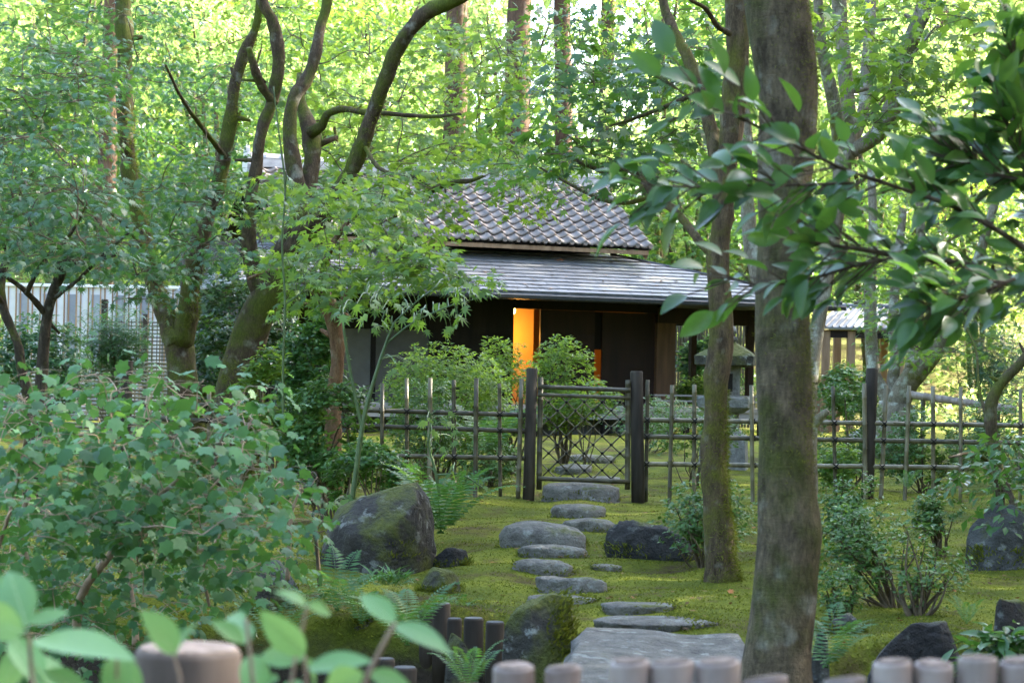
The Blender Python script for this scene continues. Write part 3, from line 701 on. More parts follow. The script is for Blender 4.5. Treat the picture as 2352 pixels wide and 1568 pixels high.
bould(2205, 2400, 1158, 1312, 'tall grey rock at the picture edge by the twisted stem', 13, 'stone_grey', .7)
bould(1866, 1990, 1406, 1475, 'small grey rock right of the thick trunk', 14, 'stone_grey', .7, d=8.3)
bould(1858, 1908, 1448, 1535, 'pale narrow rock wedged against the thick trunk base', 15, 'stone_grey', 1., d=7.3)
bould(1985, 2245, 1424, 1545, 'broad black rock with a flat top edging the bank', 16, 'stone_dark', .5, d=7.45, flat=.4)
bould(2255, 2400, 1372, 1492, 'dark mossy rock in the lower right corner', 17, 'stone_boulder', .8, d=7.6)
# pebbles of the dry stream
def pebbles():
    V0, F0 = ico(1); F0 = np.array(F0); n = 900; Vs = []; Ts = []
    x = rng.uniform(-2.1, 2.2, n); y = rng.uniform(5.2, 8.6, n); ok = y < edge_y(x)-.25; x, y = x[ok], y[ok]
    for i in range(len(x)):
        s = rng.uniform(.018, .05); Vs.append(V0*np.array([s, s*rng.uniform(.7, 1.2), s*.6])+[x[i], y[i], gz1(x[i], y[i])+.008]); Ts.append(F0+i*len(V0))
    V = np.vstack(Vs); o = link('pebbles', fast_mesh('pebbles', V, np.vstack(Ts), np.full(len(V), .5)), M['stone_grey'], kind='stuff')
    o['label'] = 'dark grey pebbles in the dry stream bed'; o['category'] = 'pebbles'
pebbles()
# log edging
LG = [(1014, 1385, 1475, 42, 8.75, 'tallest log of the upright log edging'), (982, 1402, 1470, 38, 8.85, 'log half hidden left of the tallest one in the edging'),
      (1044, 1420, 1490, 34, 8.62, 'log just right of the tallest in the edging'), (1088, 1419, 1500, 46, 8.5, 'wide split-faced log in the middle of the edging'),
      (1137, 1428, 1535, 44, 8.35, 'log of the edging touching the round mossy boulder'), (930, 1532, 1600, 56, 7.3, 'low wide log under the fern at the lower edge'),
      (884, 1512, 1590, 46, 7.4, 'low dark log beside the lowest one under the fern')]
for px, yt, yb, wd, d, lab in LG:
    t = P(px, yt, d); b = P(px, yb, d); b[2] = min(b[2], -.3); r = wd/2/F*d
    th = thing('log_edging', lab, 'log', (t[0], t[1], b[2]), group='upright logs edging the moss bank')
    mb = MB(); mb.tube([b, b*.5+t*.5, t-[0, 0, .008], t], [r, r, r, r*.93], 18, smooth=False, rough=.02); part('log', mb, M['log_wood'], th, True)
    mb = MB(); mb.tube([t+[0, 0, .0006], t+[0, 0, .003]], [r*.90, r*.86], 18, smooth=False); part('cut_face', mb, M['foundation'], th)

# moss creeping up the feet of the stones
def moss_collars():
    Vs = []
    for W, mat in FOOT:
        g = gz(W[:, 0], W[:, 1]); hgt = W[:, 2]-g; top = hgt.max(); k = sn(W, 6., 2.)
        lim = np.where(k > .1, .35, .12)*top; idx = np.where((hgt > -.02) & (hgt < np.maximum(lim, .02)))[0]
        if not len(idx): continue
        idx = rng.choice(idx, min(1500, max(300, len(idx)*3))); p = W[idx]+rng.normal(0, .012, (len(idx), 3)); c = W.mean(0); out = p-c; out[:, 2] = 0; out /= np.linalg.norm(out, axis=1)[:, None]+1e-6
        n = len(p); a = rng.uniform(0, 6.28, n); wd = rng.uniform(.004, .009, n); s = np.stack([np.cos(a)*wd, np.sin(a)*wd, 0*a], 1); h = rng.uniform(.008, .024, n)*min(1, top/.10)
        tip = p+out*(h*.7)[:, None]+np.stack([rng.normal(0, .008, n), rng.normal(0, .008, n), h], 1); Vs.append(np.stack([p-s, p+s, tip], 1))
    V = np.vstack(Vs); n = len(V); o = link('moss_collar', fast_mesh('moss_collar', V.reshape(-1, 3), np.arange(n*3).reshape(-1, 3), np.repeat(rng.random(n), 3)), M['moss_tuft'], kind='stuff')
    o['label'] = 'moss creeping up the feet of the stones and rocks'; o['category'] = 'moss'
moss_collars()

# ------------------------------------------------------------------ bamboo fence and gate
def pole(mb, a, b, r, seg=9, nodes=True):
    a = np.asarray(a, float); b = np.asarray(b, float); L = np.linalg.norm(b-a); pts = [a]; rr = [r]
    if nodes:
        s = random.uniform(.05, .2)
        while s < L-.03:
            q = a+(b-a)*(s/L); dr = (b-a)/L*.006
            pts += [q-dr, q, q+dr]; rr += [r, r*1.12, r]; s += random.uniform(.17, .26)
    pts.append(b); rr.append(r*.97)
    return mb.tube(pts, rr, seg, smooth=False)
def knot(parent, p, r, name='knot'):
    mb = MB(); p = np.asarray(p, float)
    for k in range(2):
        a = np.linspace(0, 2*math.pi, 9)[:-1]; s = 1 if k else -1
        pts = [p + [r*1.25*math.cos(q), -.35*r*0 + r*1.15*math.sin(q), s*r*1.05*math.cos(q)] for q in a]; pts.append(pts[0])
        mb.tube(pts, r*.30, 5, cap=False, smooth=False)
    mb.tube([p+[0, -r*1.25, 0], p+[r*.5, -r*1.5, -r*1.6]], r*.22, 4, smooth=False)
    return part(name, mb, M['rope'], parent)
def fdepth(px): return 18.15 + .25*(px-1340)/1000.
def fence(name, label, posts, poles, rails, x0, x1):
    b = P((x0+x1)/2, 1130, fdepth((x0+x1)/2)); b[2] = gz1(b[0], b[1]); th = thing(name, label, 'fence', b)
    for px, yt, wd in posts:
        d = fdepth(px)+.02; t = P(px, yt, d); r = wd/2/F*d; bt = t.copy(); bt[2] = gz1(t[0], t[1])-.12; bt[0] += random.uniform(-.03, .03)
        mb = MB(); mb.tube([bt, bt*.5+t*.5, t-[0, 0, .012], t], [r*1.04, r, r*.98, r*.85], 14, smooth=False, rough=.02); part('post', mb, M['post_wood'], th, True)
    for i, (px, yt, lean) in enumerate(poles):
        d = fdepth(px)-.055 if i % 2 else fdepth(px)+.055
        t = P(px, yt, d); bt = P(px+lean, 1120, d); bt[2] = gz1(bt[0], bt[1])-.08
        mb = MB(); pole(mb, bt, t, .0195+random.uniform(-.002, .002)); part('bamboo_pole', mb, M['bamboo_old' if random.random() < .72 else 'bamboo_dark'], th, True)
    for (ya, yb) in rails:
        mb = MB(); pole(mb, P(x0, ya, fdepth(x0)), P(x1, yb, fdepth(x1)), .0215); part('rail', mb, M['bamboo_old' if random.random() < .5 else 'bamboo_dark'], th, True)
        for px, yt, lean in poles:
            y = ya+(yb-ya)*(px-x0)/(x1-x0); q = P(px+lean*(y-yt)/(1120-yt), y, fdepth(px)-.0); knot(th, q, .0205)
    return th
fence('bamboo_fence', 'bamboo post and rail fence running left from the gate into shrubs', [(760, 930, 30), (293, 828, 26)],
      [(340, 900, 0), (400, 893, 0), (480, 890, 0), (545, 888, 2), (600, 880, 2), (648, 888, -2), (690, 885, 3), (716, 876, -2), (800, 885, 2), (878, 880, 0), (934, 868, 2), (988, 867, -1), (1042, 872, 2), (1094, 868, -2), (1147, 880, 3), (1198, 870, -8)],
      [(925, 953), (960, 990), (1036, 1052)], 300, 1212)
fence('bamboo_fence', 'bamboo post and rail fence running right from the gate', [(2003, 845, 28)],
      [(1488, 872, -4), (1544, 884, -6), (1595, 883, 0), (1726, 884, 4), (1913, 886, 8), (1985, 880, 4), (2035, 884, -12), (2088, 885, -10), (2143, 886, 2), (2207, 888, 0), (2344, 892, 0)],
      [(964, 978), (1002, 1018), (1065, 1076)], 1476, 2420)
for px, yt, wd, lab, ln in ((1222, 845, 26, 'dark round gate post on the lit doorway side', -8), (1462, 852, 30, 'dark thick gate post right of the lattice gate', 5)):
    d = fdepth(px); t = P(px, yt, d); r = wd/2/F*d; b = P(px+ln, 1135, d); b[2] = gz1(b[0], b[1])-.15
    mb = MB(); mb.tube([b, b*.6+t*.4, t-[0, 0, .012], t], [r*1.05, r, r*.98, r*.85], 16, smooth=False, rough=.015)
    o = link('gate_post', mb.mesh('gate_post', tuple(b), True), M['post_wood']); o.location = tuple(b); tag(o, lab, 'post')
d = fdepth(1340); gb = P(1342, 1140, d); gb[2] = gz1(gb[0], gb[1]); gate = thing('lattice_gate', 'low gate of diagonal woven bamboo between two dark posts', 'gate', gb)
for px, lean in ((1242, -4), (1443, -2)):
    mb = MB(); pole(mb, P(px+lean, 1124, d), P(px, 866 if px < 1300 else 872, d), .025); part('gate_stile', mb, M['bamboo_dark'], gate, True)
for ya, yb, r in ((888, 896, .020), (906, 914, .017), (1098, 1106, .022)):
    mb = MB(); pole(mb, P(1236, ya, d-.03), P(1448, yb, d-.03), r); part('gate_rail', mb, M['bamboo_dark'], gate, True)
gx0, gx1, gy0, gy1 = 1246., 1440., 910., 1102.; sp = 41.0
lattice = []
for s in (1, -1):
    k = -8
    while k < 12:
        pts = []
        for tt in np.linspace(0, 1, 60):
            y = gy0+(gy1-gy0)*tt; x = (gx0+k*sp + s*(y-gy0)*1.05) if s > 0 else (gx0+k*sp+ (gy1-gy0) - (y-gy0)*1.05)
            if gx0 <= x <= gx1: pts.append((x, y))
        if len(pts) > 4:
            a, b = pts[0], pts[-1]; mb = MB(); off = .012*s
            mb.tube([P(*a, d+off), P((a[0]+b[0])/2+random.uniform(-2, 2), (a[1]+b[1])/2, d+off), P(*b, d+off)], .0078, 6, smooth=True, step=.1); part('lattice_cane', mb, M['bamboo_old' if random.random() < .6 else 'bamboo_dark'], gate, True)
            lattice.append((s, k))
        k += 1
for _, ka in [q for q in lattice if q[0] > 0]:
    for _, kb in [q for q in lattice if q[0] < 0]:
        # gx0+ka*sp+1.05*t = gx0+kb*sp+H-1.05 t
        t = ((kb-ka)*sp+(gy1-gy0))/2.1; x = gx0+ka*sp+1.05*t; y = gy0+t
        if gx0+4 < x < gx1-4 and gy0+2 < y < gy1-2:
            q = P(x, y, d); mb = MB(); mb.tube([q+[0, -.03, 0], q+[0, -.02, 0], q+[0, .02, 0]], [.008, .014, .014], 6, smooth=False); part('knot', mb, M['rope'], gate)

# ------------------------------------------------------------------ stone lantern
lbp = P(1662, 1030, 24.5); lbp[2] = gz1(lbp[0], lbp[1]); lan = thing('stone_lantern', 'old granite lantern with broad mossy cap behind the slim trunk', 'lantern', lbp)
def lz(py): return P(1662, py, 24.5)[2]
def poly(mb, prof, n, rot=0.0, rough=0.0, sx=1.0):
    a = np.arange(n)*2*math.pi/n+rot; V = []
    for z, r in prof:
        for q in a: V.append([lbp[0]+r*math.cos(q)*sx, lbp[1]+r*math.sin(q), z])
    V = np.array(V); m = len(prof)
    if rough: V = V + rough*np.stack([sn(V, 9.), sn(V, 9., 2.), sn(V, 9., 4.)], 1)
    return mb.add(V, [list(range(n))[::-1], list(range((m-1)*n, m*n))] + [[i*n+j, i*n+(j+1) % n, (i+1)*n+(j+1) % n, (i+1)*n+j] for i in range(m-1) for j in range(n)])
u = 24.5/F
part('base', poly(MB(), [(lbp[2]-.1, 62*u), (lz(1000), 60*u), (lz(985), 40*u)], 6, .3, .01), M['granite'], lan)
part('shaft', poly(MB(), [(lz(990), 36*u), (lz(945), 34*u)], 12, 0, .004), M['granite'], lan, True)
part('platform', poly(MB(), [(lz(948), 46*u), (lz(935), 66*u), (lz(915), 68*u), (lz(910), 62*u)], 6, .3, .006), M['granite'], lan)
fbm = poly(MB(), [(lz(912), 38*u), (lz(842), 38*u)], 6, .52, .004); fbx = part('fire_box', fbm, M['granite'], lan)
mb = MB(); mb.box((lbp[0]-.02, lbp[1]-38*u*.95, lz(878)), (34*u, .06, 40*u)); part('window', mb, M['dark_wood'], fbx)
n = 24; a = np.arange(n)*2*math.pi/n
cap = MB(); poly(cap, [(lz(842), 60*u), (lz(838), 76*u), (lz(818), 78*u), (lz(812), 70*u), (lz(800), 50*u), (lz(790), 32*u), (lz(784), 24*u)], 6, .3, .012)
capo = part('cap', cap, M['stone_mossy'], lan)
part('finial', poly(MB(), [(lz(786), 22*u), (lz(778), 30*u), (lz(770), 18*u), (lz(764), 26*u), (lz(752), 24*u), (lz(744), 10*u)], 14, 0, .003), M['granite'], lan, True)

# ------------------------------------------------------------------ bamboo rail pole resting in the right hand shrubs
a, b = P(2085, 905, 26.), P(2330, 940, 25.)
g0 = (a+b)/2; g0[2] = gz1(g0[0], g0[1]); sup = thing('bamboo_handrail', 'single pale bamboo pole on low props beyond the fence', 'rail', g0)
mb = MB(); pole(mb, a, b, .05); part('pole', mb, M['bamboo_pale'], sup, True)
for t in (.15, .85):
    q = a*(1-t)+b*t; mb = MB(); mb.tube([[q[0], q[1], gz1(q[0], q[1])-.1], q-[0, 0, .04]], .03, 8, smooth=False); part('prop', mb, M['bamboo_dark'], sup)

# ------------------------------------------------------------------ near pole fence and round post
GZN = -.58
nf = thing('pole_fence', 'row of pale cut bamboo poles along the near edge, out of focus', 'fence', (1.0, 2.4, GZN))
for px, yt, wd in ((1180, 1530, 96), (1293, 1532, 84), (1446, 1518, 92), (1543, 1519, 102), (1650, 1518, 104), (1758, 1556, 104), (1940, 1557, 98), (2050, 1519, 90), (2145, 1524, 90), (2245, 1510, 92), (2342, 1517, 92), (2440, 1530, 90), (1080, 1580, 90), (980, 1590, 90)):
    dd = 2.4; t = P(px, yt, dd); r = wd/2/F*dd; b = t.copy(); b[2] = GZN-.05
    mb = MB(); mb.tube([b, t-[0, 0, .3], t-[0, 0, .29], t-[0, 0, .28], t-[0, 0, .004], t, t-[0, 0, .001], t-[0, 0, .006]], [r, r, r*1.06, r, r, r*.95, r*.60, r*.55], 20, smooth=False, rough=.012); tx, ty = random.uniform(-.18, .18), random.uniform(-.15, .1)
    for V_ in mb.v: hi = V_[:, 2] > t[2]-.2; V_[hi, 2] += (V_[hi, 0]-t[0])*tx+(V_[hi, 1]-t[1])*ty
    po = part('bamboo_pole', mb, M['bamboo_pale'], nf, True); a_ = np.arange(16)*2*math.pi/16; rr_ = r*(.80+.04*np.sin(a_*3+px)); D_c = np.stack([rr_*np.cos(a_), rr_*np.sin(a_), 0*a_], 1); D_c[:, 2] = D_c[:, 0]*tx+D_c[:, 1]*ty+.0025
    mc = MB(); mc.quadprism(t+D_c-[0, 0, .006], (0, 0, .006)); part('cut_face', mc, M['cut_end'], po)
for z in (.2, .75):
    mb = MB(); pole(mb, (-.2, 2.4+.055, GZN+z), (.85, 2.4+.055, GZN+z), .022); part('rail', mb, M['bamboo_pale'], nf, True)
dd = 2.35; t = P(433, 1490, dd); r = 121/F*dd
th = thing('round_post', 'thick cut log post with weathered top, out of focus among pale leaves', 'post', (t[0], t[1], GZN))
mb = MB(); mb.tube([[t[0], t[1], GZN-.05], t-[0, 0, .3], t-[0, 0, .006], t], [r*1.02, r, r, r*.95], 26, smooth=False, rough=.01); part('log', mb, M['post_pale'], th, True)
mb = MB(); mb.tube([t+[0, 0, .0006], t+[0, 0, .003]], [r*.93, r*.90], 26, smooth=False); part('cut_face', mb, M['cut_end'], th)
# ------------------------------------------------------------------ leaf shapes (stem at origin, tip +Y, face +Z, unit length)
def palm(tips, notch, sub=0.0):
    """tips: list of (angle deg from +Y, length)"""
    c = np.array([0, .32, .02]); B = [[-.035, .02, 0]]; n = len(tips)
    tips = sorted(tips, key=lambda q: -q[0])       # from left (+ = left) to right
    for i, (a, l) in enumerate(tips):
        x, y = -math.sin(R(a))*l, .32+math.cos(R(a))*l; B.append([x, y, -.22*l*l])
        if i < n-1:
            a2, l2 = tips[i+1]; am = (a+a2)/2; lm = min(l, l2)*notch; B.append([-math.sin(R(am))*lm, .32+math.cos(R(am))*lm, .02])
    B.append([.035, .02, 0]); V = np.vstack([c, B]); k = len(B)
    return V, np.array([[0, i+2, i+1] for i in range(k-1)] + [[0, 1, k]])
MAPLE = palm([(0, .68), (42, .60), (-42, .60), (86, .45), (-86, .45)], .42)
ACER = palm([(0, .68), (34, .62), (-34, .62), (68, .52), (-68, .52), (108, .36), (-108, .36)], .36)
LOBED = palm([(0, .62), (50, .52), (-50, .52), (104, .40), (-104, .40)], .78)
def oval(w=.42, n=3, fold=.10, curl=.12):
    V = [[0, 0, 0]]; 
    for i in range(1, n+1):
        t = i/(n+1); h = w/2*math.sin(math.pi*t**.85)**.85; z = -curl*t*t
        V += [[-h, t, z+fold*h/w*2], [0, t, z], [h, t, z+fold*h/w*2]]
    V.append([0, 1, -curl]); T = [[0, 2, 1], [0, 3, 2]]
    for i in range(n-1):
        a = 1+i*3; b = a+3; T += [[a, a+1, b+1], [a, b+1, b], [a+1, a+2, b+2], [a+1, b+2, b+1]]
    a = 1+(n-1)*3; e = len(V)-1; T += [[a, a+1, e], [a+1, a+2, e]]
    return np.array(V, float), np.array(T)
OVAL = oval(.5, 1); OVALB = oval(.44, 7, .07, .16); CAM = oval(.48, 7, .09, .22)
DIA = (np.array([[0, 0, 0], [-.22, .5, .05], [0, .5, 0], [.22, .5, .05], [0, 1, -.08]])[[0, 1, 3, 4]], np.array([[0, 3, 1], [0, 2, 3]]))
BLADE = (np.array([[0, 0, 0], [-.05, .4, 0], [.05, .4, 0], [0, 1, -.25]]), np.array([[0, 2, 1], [1, 2, 3]]))
def nrmz(a): return a/(np.linalg.norm(a, axis=-1, keepdims=True)+1e-9)
def scatter(tpl, pos, tip, nor, size):
    V, T = tpl; n = len(pos); tip = nrmz(tip); nor = nor - tip*(nor*tip).sum(1, keepdims=True); nor = nrmz(nor); X = np.cross(tip, nor)
    s = np.asarray(size)[:, None, None]
    W = pos[:, None, :] + s*(V[None, :, 0:1]*X[:, None, :] + V[None, :, 1:2]*tip[:, None, :] + V[None, :, 2:3]*nor[:, None, :])
    return W.reshape(-1, 3), (T[None]+(np.arange(n)*len(V))[:, None, None]).reshape(-1, 3), len(V)
class Leaves:
    def __init__(s): s.V = []; s.T = []; s.t = []; s.n = 0
    def add(s, tpl, pos, tip, nor, size, tint=None):
        pos = np.atleast_2d(pos); V, T, k = scatter(tpl, pos, tip, nor, size); s.V.append(V); s.T.append(T+s.n); s.n += len(V)
        s.t.append(np.repeat(rng.random(len(pos)) if tint is None else tint, k))
    def obj(s, name, mat, parent, **k):
        root = parent
        while root.parent: root = root.parent
        return link(name, fast_mesh(name, np.vstack(s.V)-np.array(root.location), np.vstack(s.T), np.concatenate(s.t)), M[mat], parent, **k)
def inpoly(p, poly):
    x, y = p; c = False; n = len(poly)
    for i in range(n):
        x1, y1 = poly[i]; x2, y2 = poly[(i+1) % n]
        if (y1 > y) != (y2 > y) and x < (x2-x1)*(y-y1)/(y2-y1)+x1: c = not c
    return c
def pads(spec):
    """spec rows: (x0,y0,x1,y1,d0,d1,count,R) or (poly,d0,d1,count,R) in picture units -> world centres and radii"""
    C = []; Rr = []
    for s in spec:
        if len(s) == 8:
            x0, y0, x1, y1, d0, d1, n, r = s
            for _ in range(n): C.append(P(rng.uniform(x0, x1), rng.uniform(y0, y1), rng.uniform(d0, d1))); Rr.append(r*rng.uniform(.7, 1.3))
        else:
            po, d0, d1, n, r = s; xs_ = [q[0] for q in po]; ys_ = [q[1] for q in po]; k = 0
            while k < n:
                q = (rng.uniform(min(xs_), max(xs_)), rng.uniform(min(ys_), max(ys_)))
                if inpoly(q, po): C.append(P(*q, rng.uniform(d0, d1))); Rr.append(r*rng.uniform(.7, 1.3)); k += 1
    C = np.array(C); z = gz(C[:, 0], C[:, 1]); C[:, 2] = np.maximum(C[:, 2], z+.05); return C, np.array(Rr)
def pad_leaves(L, C, Rr, n, tpl, size, flat=.16, droop=.35, jit=.45, out=.4, up=1.0):
    k = len(C); c = np.repeat(C, n, 0); r = np.repeat(Rr, n)
    a = rng.uniform(0, 6.283, k*n); q = np.sqrt(rng.random(k*n))
    tl = nrmz(np.stack([rng.normal(0, .25, k), rng.normal(0, .25, k)-.12, np.ones(k)], 1)); tl = np.repeat(tl, n, 0)
    rad = np.stack([np.cos(a), np.sin(a), 0*a], 1); rad = rad - tl*(rad*tl).sum(1, keepdims=True)
    pos = c + rad*(q*r)[:, None] + tl*(rng.normal(0, flat, k*n)*r)[:, None] - np.array([0, 0, 1])*(droop*.5*q*q*r)[:, None]
    tip = rad*1.0 + rng.normal(0, .5, (k*n, 3)) + np.array([0, 0, -droop])
    nor = tl*up + rad*out + rng.normal(0, jit, (k*n, 3))
    L.add(tpl, pos, tip, nor, size*rng.uniform(.7, 1.3, k*n), np.clip(np.repeat(rng.random(k), n)*.6+rng.random(k*n)*.4, 0, 1))
def limb_pts(l, d):
    d0, d1 = d if isinstance(d, tuple) else (d, d); n = len(l); pts = []; rr = []
    for i, q in enumerate(l):
        dd = d0+(d1-d0)*i/(n-1); pts.append(P(q[0], q[1], dd)); rr.append(q[2]/2/F*dd)
    return np.array(pts), np.array(rr)
def trunk_moss(th, mb, n, d):
    V = np.vstack(mb.v); Fq = np.array([f for f in mb.f if len(f) == 4]); q = V[Fq]; nn = nrmz(np.cross(q[:, 1]-q[:, 0], q[:, 3]-q[:, 0])); ar = np.linalg.norm(np.cross(q[:, 1]-q[:, 0], q[:, 3]-q[:, 0]), axis=1); c = q.mean(1)
    ar = ar*(sn(c, 2.2, 1.) > .05)*(c[:, 2] < HE+900/F*d)*np.clip(.35+nn[:, 0]*.5+nn[:, 2]*.6, .05, 1); i = rng.choice(len(c), n, p=ar/ar.sum())
    u, w = rng.random((2, n, 1)); p = (q[i, 0]*(1-u)+q[i, 1]*u)*(1-w)+(q[i, 3]*(1-u)+q[i, 2]*u)*w; L = Leaves(); sz = .0011*d
    L.add(BLADE, p, nn[i]+rng.normal(0, .6, (n, 3))-[0, 0, .2], rng.normal(0, 1, (n, 3)), sz*rng.uniform(.7, 1.8, n)*1.6); L.obj('trunk_moss', 'moss_tuft', th, kind='stuff')
def tree(name, label, cat, limbs, d, bark, seg=12, rough=.10, group=None, base=None, rs=4.0, moss=0):
    """limbs: list of lists of (px,py,width px), or (list, (d0,d1))"""
    L0 = limbs[0][0] if isinstance(limbs[0], tuple) else limbs[0]
    p0, _ = limb_pts(L0, d); b = p0[0].copy(); b[2] = gz1(b[0], b[1])-.05 if base is None else base
    th = thing(name, label, cat, b, group=group); mb = MB(); samp = []
    for i, l in enumerate(limbs):
        dd = d
        if isinstance(l, tuple): l, dd = l
        pts, rr = limb_pts(l, dd)
        if i == 0 and base is None and pts[0][2] > b[2]:
            pts = np.vstack([[pts[0][0], pts[0][1], b[2]-.1], pts]); rr = np.concatenate([[rr[0]*1.25], rr])
        mb.tube(pts, rr, seg if rr.mean() > .03 else 7, rough=rough, rs=rs); s, _ = catmull(pts, rr, max(8, len(pts)*4)); samp.append(s[2:])
        for k in range(2 if rr.mean() > .02 and d > 12 else 0):
            j = rng.integers(len(s)//3, len(s)); dv = nrmz(rng.normal(0, 1, 3)*[1, .4, .6]); rj = rr[min(len(rr)-1, int(j/len(s)*len(rr)))]
            mb.tube([s[j], s[j]+dv*rj*1.6, s[j]+dv*rj*rng.uniform(2.2, 4)], [rj*.45, rj*.35, rj*.22], 7, smooth=False, rough=.1)
    part('trunk', mb, M[bark], th, True)
    if moss: trunk_moss(th, mb, moss, d)
    return th, np.vstack(samp)
def twigs(th, samp, C, Rr, mat='twig', r0=.006, sub=4, name='branches', up=.15):
    mb = MB(); g = rng
    pts = [samp]
    order = np.argsort([np.min(((samp-c)**2).sum(1)) for c in C])
    allp = samp.copy()
    for i in order:
        c = C[i]; dd = np.sqrt(((allp-c)**2).sum(1)) + .6*np.clip(allp[:, 2]-c[2], 0, None); j = int(np.argmin(dd)); q = allp[j]; Ld = np.linalg.norm(c-q)
        if Ld < .02: continue
        m = (q+c)/2 + g.normal(0, .07*Ld, 3) + [0, 0, up*Ld]; m1 = q*.72+m*.28*1.0+ (c-q)*.03 + g.normal(0, .03*Ld, 3)
        r = min(.03, r0*(.7+.9*Ld)); pl_, rl_ = catmull(np.array([q, m1, m, c]), np.array([r, r*.85, r*.65, r*.4]), 9)
        mb.tube(pl_, rl_, 5, smooth=False, cap=False); allp = np.vstack([allp, pl_[3:]])
        for k in range(sub):
            a = g.uniform(0, 6.28); e = c+np.array([math.cos(a), math.sin(a), g.normal(-.1, .15)])*Rr[i]*.8; mb.tube([c, (c+e)/2+[0, 0, .04*Rr[i]], e], [r*.4, r*.3, r*.2], 4, smooth=False, cap=False)
    return part(name, mb, M[mat], th, kind='stuff')
def crown(th, samp, spec, n, tpl, size, mat, tw=True, name='crown', **k):
    C, Rr = pads(spec); L = Leaves(); tk = {q: k.pop(q) for q in ('r0', 'sub', 'up_') if q in k}
    pad_leaves(L, C, Rr, n, tpl, size, **k); o = L.obj(name, mat, th)
    if tw: twigs(th, samp, C, Rr, **{('up' if q == 'up_' else q): v for q, v in tk.items()})
    return o
def canopy(th, rows, mat='leaf_maple', size=.16, n=150, name='upper_crown'):
    """high foliage above the frame, rows: (x0,x1,y0,y1,z0,z1,count,R) in metres"""
    C = []; Rr = []
    for x0, x1, y0, y1, z0, z1, k, r in rows:
        for _ in range(k): C.append([rng.uniform(x0, x1), rng.uniform(y0, y1), rng.uniform(z0, z1)]); Rr.append(r*rng.uniform(.7, 1.3))
    L = Leaves(); pad_leaves(L, np.array(C), np.array(Rr), n, OVAL, size, flat=.2); return L.obj(name, mat, th)

# ------------------------------------------------------------------ the trees that frame the house
A_, As = tree('maple_tree', 'thick lichen-patched trunk in front on the right, cut by the leafy branch', 'tree',
    [[(1776, 1680, 215), (1780, 1590, 178), (1784, 1509, 158), (1797, 1420, 146), (1806, 1320, 143), (1815, 1240, 152), (1814, 1195, 150), (1807, 1130, 136), (1804, 1000, 130), (1798, 800, 124), (1797, 600, 119), (1799, 480, 121), (1806, 340, 130), (1810, 215, 137), (1800, 120, 146), (1784, 0, 154), (1775, -150, 158), (1770, -600, 140), (1790, -1100, 110)]], 6.6, 'bark_big', 28, .045, None, None, 5., 9000)
canopy(A_, [(-1, 5, 5, 13, 7.5, 10.5, 16, 1.4)])
B_, Bs = tree('maple_tree', 'slim rough-barked mossy trunk standing left of the thickest one', 'tree',
    [[(1655, 1335, 100), (1652, 1290, 78), (1648, 1200, 64), (1640, 1100, 60), (1640, 1000, 58), (1645, 900, 60), (1655, 800, 57), (1655, 700, 54), (1650, 600, 50), (1660, 500, 50), (1668, 400, 50), (1682, 300, 52), (1690, 200, 60), (1692, 100, 56), (1692, 0, 54), (1698, -200, 50), (1720, -700, 40)],
     ([(1648, 592, 26), (1612, 562, 21), (1582, 522, 19), (1556, 490, 19), (1530, 468, 22), (1500, 446, 19), (1480, 420, 13), (1470, 392, 10)], (10.7, 11.3)),
     ([(1505, 450, 11), (1440, 466, 10), (1385, 460, 8), (1325, 432, 7), (1240, 385, 5)], (11.2, 12.)),
     ([(1472, 398, 13), (1432, 386, 15), (1395, 396, 12), (1340, 376, 10), (1290, 352, 8), (1225, 325, 5)], (11.3, 11.9)),
     ([(1662, 430, 38), (1642, 350, 35), (1630, 280, 31), (1606, 200, 32), (1580, 130, 28), (1552, 80, 24), (1527, 20, 22), (1510, -60, 18)], (10.7, 11.2)),
     ([(1610, 210, 12), (1540, 240, 11), (1470, 268, 9), (1400, 290, 6)], (10.9, 11.6)),
     ([(1690, 85, 16), (1650, 62, 13), (1622, 22, 11), (1585, 0, 8)], (10.7, 10.3))], 10.7, 'bark_rough', 18, .12, None, None, 6., 9000)
crown(B_, Bs, [(1210, 150, 1640, 400, 11.0, 12.6, 58, .30), (1280, 20, 1660, 180, 11, 13, 26, .32), (1400, 380, 1560, 450, 11.2, 12.2, 4, .2)], 17, MAPLE, .085, 'leaf_maple', r0=.004)
canopy(B_, [(-1, 5, 10, 18, 8.5, 11.5, 20, 1.5)])
C_, Cs = tree('maple_tree', 'mossy trunk forking low in a wide Y at the left', 'tree',
    [[(425, 1000, 82), (422, 900, 70), (416, 830, 63), (412, 770, 66)],
     ([(412, 790, 56), (380, 722, 50), (352, 645, 43), (332, 565, 40), (308, 450, 36), (291, 350, 38), (284, 250, 36), (288, 120, 36), (283, 0, 39), (280, -200, 34), (290, -500, 26)], (21, 21.6)),
     ([(414, 790, 54), (433, 710, 47), (441, 640, 44), (458, 560, 42), (478, 480, 38), (504, 420, 33), (515, 350, 31), (529, 280, 30), (541, 190, 28), (562, 120, 26), (588, 60, 22), (598, 0, 20), (606, -150, 17)], (21, 20.4)),
     ([(516, 360, 14), (470, 300, 11), (420, 230, 9), (380, 150, 6)], (20.6, 19.)), ([(335, 575, 12), (270, 500, 10), (200, 460, 8), (120, 430, 6)], (21, 18.))], 21.0, 'bark_mossy', 18, .16, None, None, 4., 8000)
